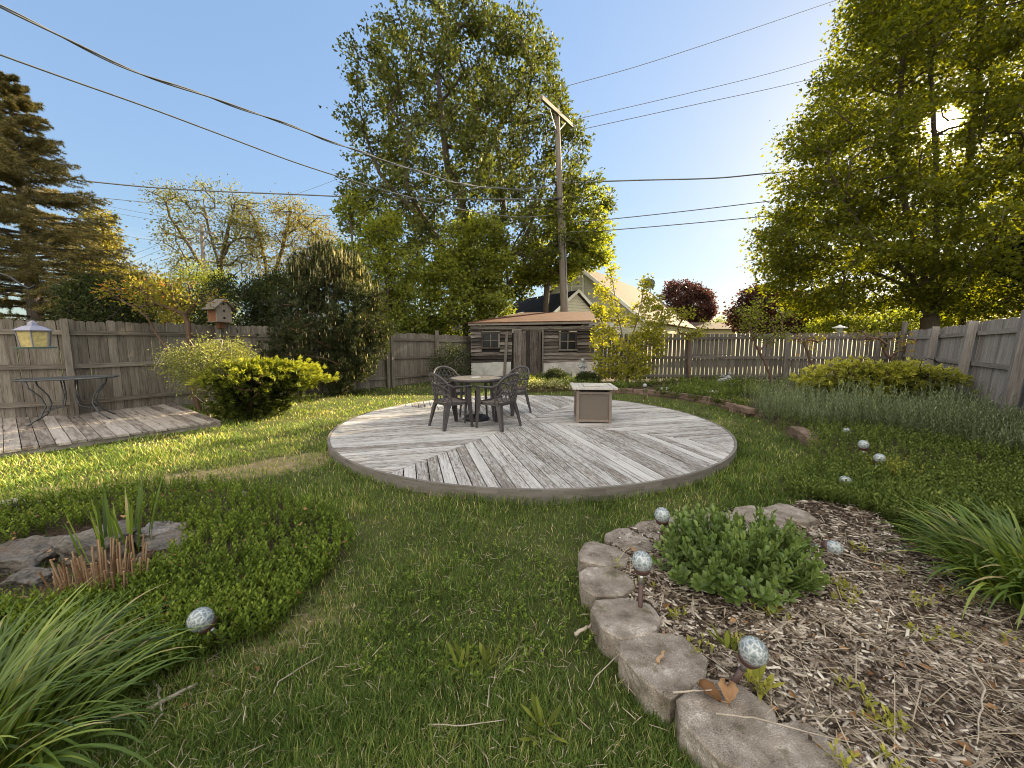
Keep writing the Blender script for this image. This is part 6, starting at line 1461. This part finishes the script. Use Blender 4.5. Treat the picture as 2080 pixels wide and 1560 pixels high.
# sparse shrubs along back fence
for i, (poly, Yk, bp, lab, nn, trn) in enumerate((([(1500, 640), (1520, 610), (1545, 600), (1570, 640), (1600, 630), (1625, 660), (1600, 690), (1560, 700), (1540, 690), (1500, 670)], 12.0, (1572, 785), 'sparse sapling with pale green leaves left of the olive juniper', 60, [(1572, 785), (1555, 740), (1535, 700), (1520, 660)]),
                                                  ([(1370, 640), (1395, 625), (1425, 640), (1440, 665), (1420, 690), (1380, 680)], 12.6, (1400, 790), 'thin sapling whose leaves hang over the fence right of the young maple', 34, [(1400, 790), (1398, 730), (1400, 680)]),
                                                  ([(1620, 690), (1640, 670), (1670, 690), (1650, 720), (1628, 715)], 11.2, (1668, 800), 'bare branched sapling with few leaves behind the olive juniper', 16, [(1668, 800), (1655, 755), (1640, 715), (1632, 695)]),
                                                  ([(1720, 670), (1760, 660), (1800, 690), (1850, 690), (1840, 720), (1790, 700), (1740, 700)], 9.6, (1822, 770), 'crooked bare shrub standing at the corner post', 18, [(1822, 775), (1812, 740), (1795, 710), (1790, 690)]))):
    att = crown_points(poly, Yk, nn, .5, rng); b = (V(bp[0], bp[1], Yk)[0], Yk, 0.05)
    plant('sapling', lab, 'sapling', b, [[b]+px3(trn[1:], Yk)], att, 18 if i < 2 else 8, .16, .075, .05, ('lf_bright', 'lf_lime', 'lf_orange', 'lf_orange')[i], 'bark_r', rng, .18, .006, .035, (1, .1, .6), .8, lobed=True, group='saplings along the back fence')
# small bushes near the shed
for i, (cx, cy, Yk, rx, rz_, lab, mt, nm, cat) in enumerate(((915, 735, 12.9, .68, .55, 'dark green yew like bush between the grey fence and the old shed', 'lf_dark', 'bush', 'bush'), (1067, 774, 12.6, .26, .22, 'small green bush before the shed door', 'lf_bright', 'bush', 'bush'), (1128, 767, 12.9, .34, .24, 'clipped dark boxwood ball against the whitewashed foundation', 'lf_dark', 'bush', 'bush'), (1192, 772, 12.3, .34, .22, 'low green bush below the winged statue', 'lf_dark', 'bush', 'bush'))):
    c = V(cx, cy, Yk); c = (c[0], c[1], max(c[2], rz_*.8)); att = att_ell(c, (rx, rx*.9, rz_), 130, rng, .5, .05); b = (c[0], c[1], 0.03)
    plant(nm, lab, cat, b, [[b, (b[0], b[1], .2)]], att, 34, rx*.28, .05, .026, mt, 'bark_g', rng, .12, .004, .03, (1, .5, .4), .8, lit=.1, crown='foliage', stem='stems', group='small bushes by the shed')
xs_, ys_ = [], []
t_ = thing('flowering_plant', 'low mound of cream flowers and green leaves behind the patio set', 'flowers', (*G(1115, 790, .1), .05))
k = 150; x = np.array([G(px, 788, .12)[0] for px in rng.uniform(1068, 1160, k)]); y = G(1115, 789, .1)[1]+rng.uniform(-.25, .3, k)
shoots(x, y, rng, .24, 10, .06, .025, 'lf_bright', 'leaves', None, None, parent=t_, kind=None, lean=.5)
P = np.stack([x, y, .12+.2*rng.rand(k)], 1); P = np.repeat(P, 5, 0)+rng.normal(size=(k*5, 3))*.03; v, t, kk = leaf_geo(P, norm(rng.normal(size=(k*5, 3))+[0, 0, 1]), .04, .035, rng); me = make_mesh('blossoms', v, tris=t, rnd=rep(rng.rand(k*5), kk), mat=M['flower']); link('blossoms', me, t_)

# ------------------------------------------------------------------ hedge bushes beyond the left fence
for i, (cx, cy, Yk, rx, rz_, lab) in enumerate(((205, 630, 11.5, 1.15, .95, 'dark hedge bush beyond the left fence, right of the spruce trunk'), (480, 620, 14.5, 1.5, 1.05, 'dark rounded hedge bush behind the birdhouse'), (570, 615, 15.5, 1.3, 1.25, 'dark hedge bush between the birdhouse and the candle pine'), (400, 600, 19, 1.9, 1.4, 'sunlit green bush filling the gap behind the orange leaved tree'), (275, 600, 17, 1.9, 1.2, 'yellow green bush behind the spruce branch tips'), (790, 640, 17, 1.3, 1.3, 'green bush beyond the tall end post of the left fence'))):
    c = V(cx, cy, Yk); att = att_ell((c[0], c[1], c[2]-.3), (rx, rx*.8, rz_+.3), 200, rng, .5); b = (c[0], c[1], 0)
    plant('hedge_bush', lab, 'bush', b, [[b, (b[0], b[1], 1.2)]], att, 62, rx*.2, .085, .05, 'lf_dark' if i < 3 else ('lf_gold' if i == 4 else 'lf_bright'), 'bark', rng, .3, .008, .08, (1, .4, .5), .8, lit=.12, crown='foliage', group='bushes beyond the left fence')

# ------------------------------------------------------------------ trees beyond the fences
rng = RS(55)
def sun_gap(P):
    rel = P-np.array([0, 0, EYE]); s = np.array(sd); d = np.linalg.norm(rel-(rel@s)[:, None]*s, axis=1); return d > .62 + .18*np.sin(P[:, 0]*9)*np.sin(P[:, 2]*8)
# big silver maple behind the shed
Yb = 22.0
polyB = [(700, 290), (695, 235), (708, 215), (700, 160), (735, 128), (760, 120), (780, 70), (800, 35), (850, 30), (880, 12), (915, 5), (925, 35), (960, 25), (1005, 15), (1018, 50), (1060, 70), (1098, 72), (1100, 110), (1135, 140), (1155, 160), (1140, 190), (1160, 240), (1180, 265), (1187, 320), (1170, 350), (1200, 385), (1235, 412), (1228, 450), (1235, 520), (1200, 545), (1140, 570), (1080, 590), (1000, 610), (900, 620), (820, 600), (760, 540), (700, 480), (695, 420), (700, 380), (745, 370), (748, 320), (735, 290)]
att = crown_points(polyB, Yb, 1300, .75, rng, clump=(1.5, -.22, 2)); bB = (V(985, 640, Yb)[0], Yb, 0)
fork = V(975, 600, Yb); trB = [[bB, (fork[0], Yb, fork[2]), *px3([(962, 540, -.5), (945, 470, -1), (938, 392, -1), (911, 346, -1), (900, 269, -1), (892, 173, -.5), (884, 90, 0)], Yb)],
       [fork, *px3([(905, 520, -1.5), (869, 454, -2), (831, 396, -2.5), (823, 327, -2.5), (831, 269, -2), (792, 215, -2)], Yb)],
       [V(869, 454, Yb-2), *px3([(810, 400, -1.5), (770, 350, -1), (740, 270, -.5)], Yb)],
       [fork, *px3([(1010, 500, 1), (1023, 423, 1), (1008, 269, 1.2), (1034, 215, 1.5), (1070, 150, 1.5)], Yb)], [fork, *px3([(1060, 500, 2), (1100, 400, 2.5), (1115, 300, 2.5)], Yb)], [fork, *px3([(880, 590, 1), (800, 540, 1), (740, 460, .5)], Yb)]]
plant('silver_maple', 'towering sparse leaved silver maple with dark limbs behind the old shed', 'tree', bB, trB, att, 46, .36, .185, .125, 'lf_maple', 'bark', rng, .5, .016, .42, (.8, -.1, .8), .85, lobed=True, lit=.08, rexp=1.75, bow=.05)
# lower dense right boughs
poly = [(1060, 585), (1050, 560), (1080, 500), (1100, 440), (1130, 400), (1160, 385), (1195, 365), (1210, 395), (1238, 408), (1228, 440), (1240, 470), (1225, 500), (1235, 525), (1200, 545), (1160, 555), (1130, 570), (1100, 580)]
att = crown_points(poly, 20.5, 150, .7, rng, clump=(1.6, -.2, 8)); b = (V(1120, 640, 20.5)[0]-.4, 20.5, 0)
plant('maple_tree', 'green layered maple boughs crowding left of and behind the utility pole', 'tree', b, [[b, V(1112, 560, 20.5), V(1140, 460, 20.5)]], att, 66, .42, .18, .12, 'lf_bright', 'bark', rng, .4, .015, .16, (1, -.15, .5), .45, lobed=True, lit=.1, group='leafy trees crowding behind the shed')
# bright maple mass in front
poly = [(862, 690), (850, 640), (870, 600), (860, 560), (890, 520), (880, 490), (930, 460), (970, 440), (1010, 450), (1030, 480), (1035, 520), (1045, 560), (1030, 580), (1052, 615), (1040, 635), (1000, 650), (950, 665), (930, 690)]
att = crown_points(poly, 17.5, 330, .6, rng, clump=(2.8, -.10, 12)); b = (V(945, 700, 17.5)[0], 17.5, 0)
plant('maple_tree', 'bright sunlit maple with dense yellow green leaves left of the shed roof', 'tree', b, [[b, V(945, 620, 17.5), V(950, 530, 17.5), V(965, 470, 17.5)]], att, 62, .34, .13, .10, 'lf_bright', 'bark', rng, .3, .012, .14, (1, -.1, .5), .7, lobed=True, lit=.2, group='leafy trees crowding behind the shed')
# slim maple saplings left of it
for (poly, Yk, tr, lab, nn) in (([(738, 680), (725, 620), (740, 560), (735, 500), (750, 440), (775, 415), (800, 425), (820, 470), (850, 500), (860, 560), (845, 620), (855, 660), (820, 690), (770, 690)], 16.2, [(790, 700), (788, 620), (785, 540), (780, 460)], 'slim dark green tree between the candle pine and the bright maple', 240),
                                ([(690, 560), (680, 500), (700, 450), (690, 420), (720, 395), (745, 420), (740, 480), (760, 540), (740, 600), (700, 610)], 18, [(722, 640), (718, 560), (715, 480), (712, 430)], 'slim upright tree at the left edge of the big silver maple', 110)):
    att = crown_points(poly, Yk, nn, .6, rng, clump=(2.2, -.25, 14)); b = (V(tr[0][0], tr[0][1], Yk)[0], Yk, 0)
    plant('slim_tree', lab, 'tree', b, [[b]+px3(tr, Yk)], att, 40, .30, .12, .085, 'lf_bright', 'bark', rng, .3, .010, .10, (1, -.1, .5), .7, lobed=True, lit=.12, group='leafy trees crowding behind the shed')
# thin spring trees far left
for (poly, Yk, trs, lab, mt, nn) in (([(300, 400), (330, 385), (372, 388), (400, 392), (430, 372), (480, 378), (510, 400), (520, 440), (540, 480), (515, 520), (500, 570), (430, 580), (380, 560), (345, 555), (372, 520), (318, 500), (330, 450), (310, 420)], 35, [[(452, 600), (448, 540), (460, 480), (478, 410)], [(452, 590), (420, 560), (385, 500), (345, 440)], [(450, 570), (440, 520), (425, 470), (415, 420)]], 'thin leaved spreading tree behind the distant utility pole', 'lf_thin', 230),
                                     ([(490, 430), (520, 410), (560, 405), (600, 408), (640, 430), (665, 450), (690, 480), (690, 560), (640, 585), (560, 590), (510, 570), (500, 500)], 36, [[(545, 600), (540, 540), (528, 480), (515, 440)], [(545, 600), (560, 550), (575, 500), (590, 430)], [(640, 600), (630, 540), (640, 480)]], 'golden leaved airy tree left of the candle pine top', 'lf_gold', 260)):
    att = crown_points(poly, Yk, nn, .5, rng, clump=(.9, -.2, 5)); b = (V(trs[0][0][0], trs[0][0][1], Yk)[0], Yk, 0)
    plant('airy_tree', lab, 'tree', b, [[b]+px3(trs[0], Yk)]+[px3(t, Yk) for t in trs[1:]], att, 42, .8, .20, .09, mt, 'bark', rng, .7, .018, .30, (.8, .1, .8), .8, group='airy spring trees far left', rexp=1.8, bow=.08, jit=.05)
# purple maples
for (poly, Yk, tr, lab, nn) in (([(1340, 600), (1360, 578), (1400, 576), (1430, 590), (1448, 615), (1445, 640), (1430, 655), (1400, 650), (1370, 630)], 48, [(1402, 660), (1400, 620)], 'round purple maple beyond the house roof', 200), ([(1495, 665), (1490, 630), (1510, 600), (1530, 588), (1560, 590), (1600, 600), (1660, 620), (1680, 660), (1640, 675), (1540, 672)], 34, [(1560, 680), (1562, 630)], 'broad purple maple under the lower left boughs of the backlit maple', 240)):
    att = crown_points(poly, Yk, nn, .7, rng); b = (V(tr[0][0], tr[0][1], Yk)[0], Yk, 0)
    plant('purple_maple', lab, 'tree', b, [[b]+px3(tr, Yk)], att, 55, .55, .24, .17, 'lf_red', 'bark', rng, .6, .02, .25, (1, 0, .5), .8, group='purple maples beyond the fence')
# big backlit maple on the right
Yr = 18.5
polyR = [(1745, 640), (1700, 650), (1660, 628), (1615, 600), (1588, 560), (1575, 500), (1590, 460), (1625, 430), (1605, 395), (1632, 370), (1618, 330), (1645, 290), (1645, 245), (1680, 200), (1672, 165), (1710, 110), (1750, 85), (1765, 30), (1765, -10), (1745, -90), (1790, -260), (1850, -420), (1950, -520), (2060, -480), (2160, -330), (2260, -80), (2320, 160), (2360, 400), (2330, 560), (2250, 640), (2000, 650), (1930, 645), (1880, 640), (1820, 645)]
att = crown_points(polyR, Yr, 1650, .8, rng, clump=(1.05, -.55, 6)); bR = (V(1895, 660, Yr)[0], Yr, 0); fk = V(1890, 645, Yr)
trR = [[bR, fk, *px3([(1870, 520), (1840, 420), (1820, 300), (1830, 180), (1840, 60)], Yr)]]+[[fk, *px3(t, Yr)] for t in ([(1900, 520, -.6), (1905, 420, -.8), (1900, 300, -.6), (1890, 160), (1900, 0)], [(1925, 520, .5), (1960, 400, .8), (1975, 250, 1), (1990, 100, 1), (2000, -100)], [(1850, 560, -1), (1780, 500, -1.5), (1720, 420, -1.5), (1680, 330, -1)], [(1840, 580, 1), (1740, 540, 1.5), (1650, 490, 1.5)], [(1950, 560, -1), (2040, 480, -1.5), (2120, 380, -1), (2180, 220)], [(1930, 560, 2), (2010, 420, 3), (2070, 250, 3)])]
plant('backlit_maple', 'huge dense maple on the right with the low sun shining through its leaves', 'tree', bR, trR, att, 120, .75, .165, .12, 'lf_right', 'bark', rng, .5, .014, .34, (.9, -.25, .55), .38, lobed=True, keep=sun_gap, rexp=1.9, bow=.06)
# lime tree and leaning trunk behind the right fence
for (poly, Yk, tr, lab, nn, mt) in (([(1940, 650), (1950, 600), (1985, 560), (2010, 540), (2080, 520), (2200, 500), (2300, 560), (2300, 650)], 24, [(1955, 655), (1985, 590), (2040, 520)], 'bright yellow green tree with a thin leaning trunk behind the right fence', 300, 'lf_lime'), ([(1640, 672), (1700, 640), (1790, 625), (1900, 630), (1930, 672), (1800, 685), (1700, 685)], 27, [(1800, 690), (1800, 655)], 'low sunlit green bush under the backlit maple', 190, 'lf_bright'), ([(1445, 665), (1455, 648), (1480, 640), (1500, 655), (1498, 672)], 60, [(1470, 675), (1470, 660)], 'small far green bush between the two purple maples', 50, 'lf_bright'),
                                    ([(2035, 500), (2050, 470), (2100, 440), (2160, 500), (2120, 560), (2050, 545)], 15.5, [(2140, 620), (2110, 520)], 'dark bluish conifer bough at the right edge of the photo', 70, 'lf_dark')):
    att = crown_points(poly, Yk, nn, .6, rng, clump=(1.2, -.3, 3)); b = (V(tr[0][0], tr[0][1], Yk)[0], Yk, 0)
    plant('green_tree', lab, 'tree', b, [[b]+px3(tr, Yk)], att, 52, .5, .17, .12, mt, 'bark', rng, .5, .014, .14, (1, 0, .5), .7, lobed=mt != 'lf_dark', lit=.1, group='green trees beyond the right fence')
# bright broadleaf tree behind the spruce
poly = [(150, 560), (160, 500), (170, 440), (195, 425), (215, 450), (232, 480), (238, 520), (250, 555), (220, 600), (160, 600)]
att = crown_points(poly, 22, 110, .7, rng); b = (V(185, 640, 22)[0], 22, 0)
plant('green_tree', 'sunlit yellow green tree showing behind the right side of the spruce', 'tree', b, [[b, V(190, 560, 22), V(195, 480, 22)]], att, 55, .5, .16, .11, 'lf_gold', 'bark', rng, .5, .014, .16, (1, 0, .5), .7, lobed=True)
# spruce
Yc = 14.0; bx = V(70, 640, Yc)[0]; zt_ = V(8, 150, Yc)[2]; topx = V(14, 150, Yc)[0]; rng = RS(77)
t_ = thing('spruce', 'tall sparse spruce with sweeping sunlit branches behind the left fence', 'spruce', (bx, Yc, 0))
def tx(z): return bx+(topx-bx)*z/zt_
mb = MB(); mb.tube([(tx(z), Yc, z) for z in np.linspace(0, zt_, 14)], [.24*(1-z/zt_)+.02 for z in np.linspace(0, zt_, 14)], 10); mb.build('trunk', M['bark_g'], t_, smooth=True)
P0, P1, Ra, Rb, TP, TD = [], [], [], [], [], []
z = 1.3
while z < zt_-.15:
    nb = 6; rmax = (zt_-z)*.40*min(1, .80+z*.04)+.25
    for i in range(nb):
        a_ = rng.rand()*6.283; Lb = min(4.1, rmax)*rng.uniform(.6, 1.18); p = np.array([tx(z), Yc, z+rng.uniform(-.1, .1)]); d = np.array([math.cos(a_), math.sin(a_)]); ns = 9
        for k in range(ns):
            f = k/ns; f1 = (k+1)/ns; prof = lambda t: (.10*t-.34*t*t+.30*t**3)*Lb+.18*Lb*t*(z/zt_)
            q = np.array([tx(z)+d[0]*Lb*f1, Yc+d[1]*Lb*f1, p[2]]); q[2] = 0
            zz0 = z+prof(f); zz1 = z+prof(f1); a0 = np.array([tx(z)+d[0]*Lb*f, Yc+d[1]*Lb*f, zz0]); a1 = np.array([tx(z)+d[0]*Lb*f1, Yc+d[1]*Lb*f1, zz1])
            P0.append(a0); P1.append(a1); Ra.append(.035*(1-f)+.006); Rb.append(.035*(1-f1)+.005)
            if f > .12:
                for s_ in (-1, 1):
                    tl = (.22+.55*math.sin(math.pi*min(1, f*1.05)))*rng.uniform(.5, 1.1)*min(1, Lb/2.2); aa = a_+s_*rng.uniform(.6, 1.0); td = np.array([math.cos(aa), math.sin(aa), rng.uniform(-.45, .02)]); st = a0+(a1-a0)*rng.rand(); en = st+td*tl
                    P0.append(st); P1.append(en); Ra.append(.008); Rb.append(.004)
                    m_ = max(3, int(tl/.075))
                    for j in range(m_): TP.append(st+(en-st)*(j+.6)/m_); TD.append(td)
            TP.append((a0+a1)/2); TD.append(norm(a1-a0)); TP.append(a1); TD.append(norm(a1-a0))
    z += .17
v, q, bc = tubes_np(np.array(P0), np.array(P1), np.array(Ra), np.array(Rb), 5); me = make_mesh('branches', v, quads=q, bc=bc, rnd=np.full(len(v), .5), mat=M['bark_g']); link('branches', me, t_)
needles('needles', t_, np.array(TP), np.array(TD), rng, 20, .10, .014, 'lf_spruce', .8)
print('objects', len(COL.objects))
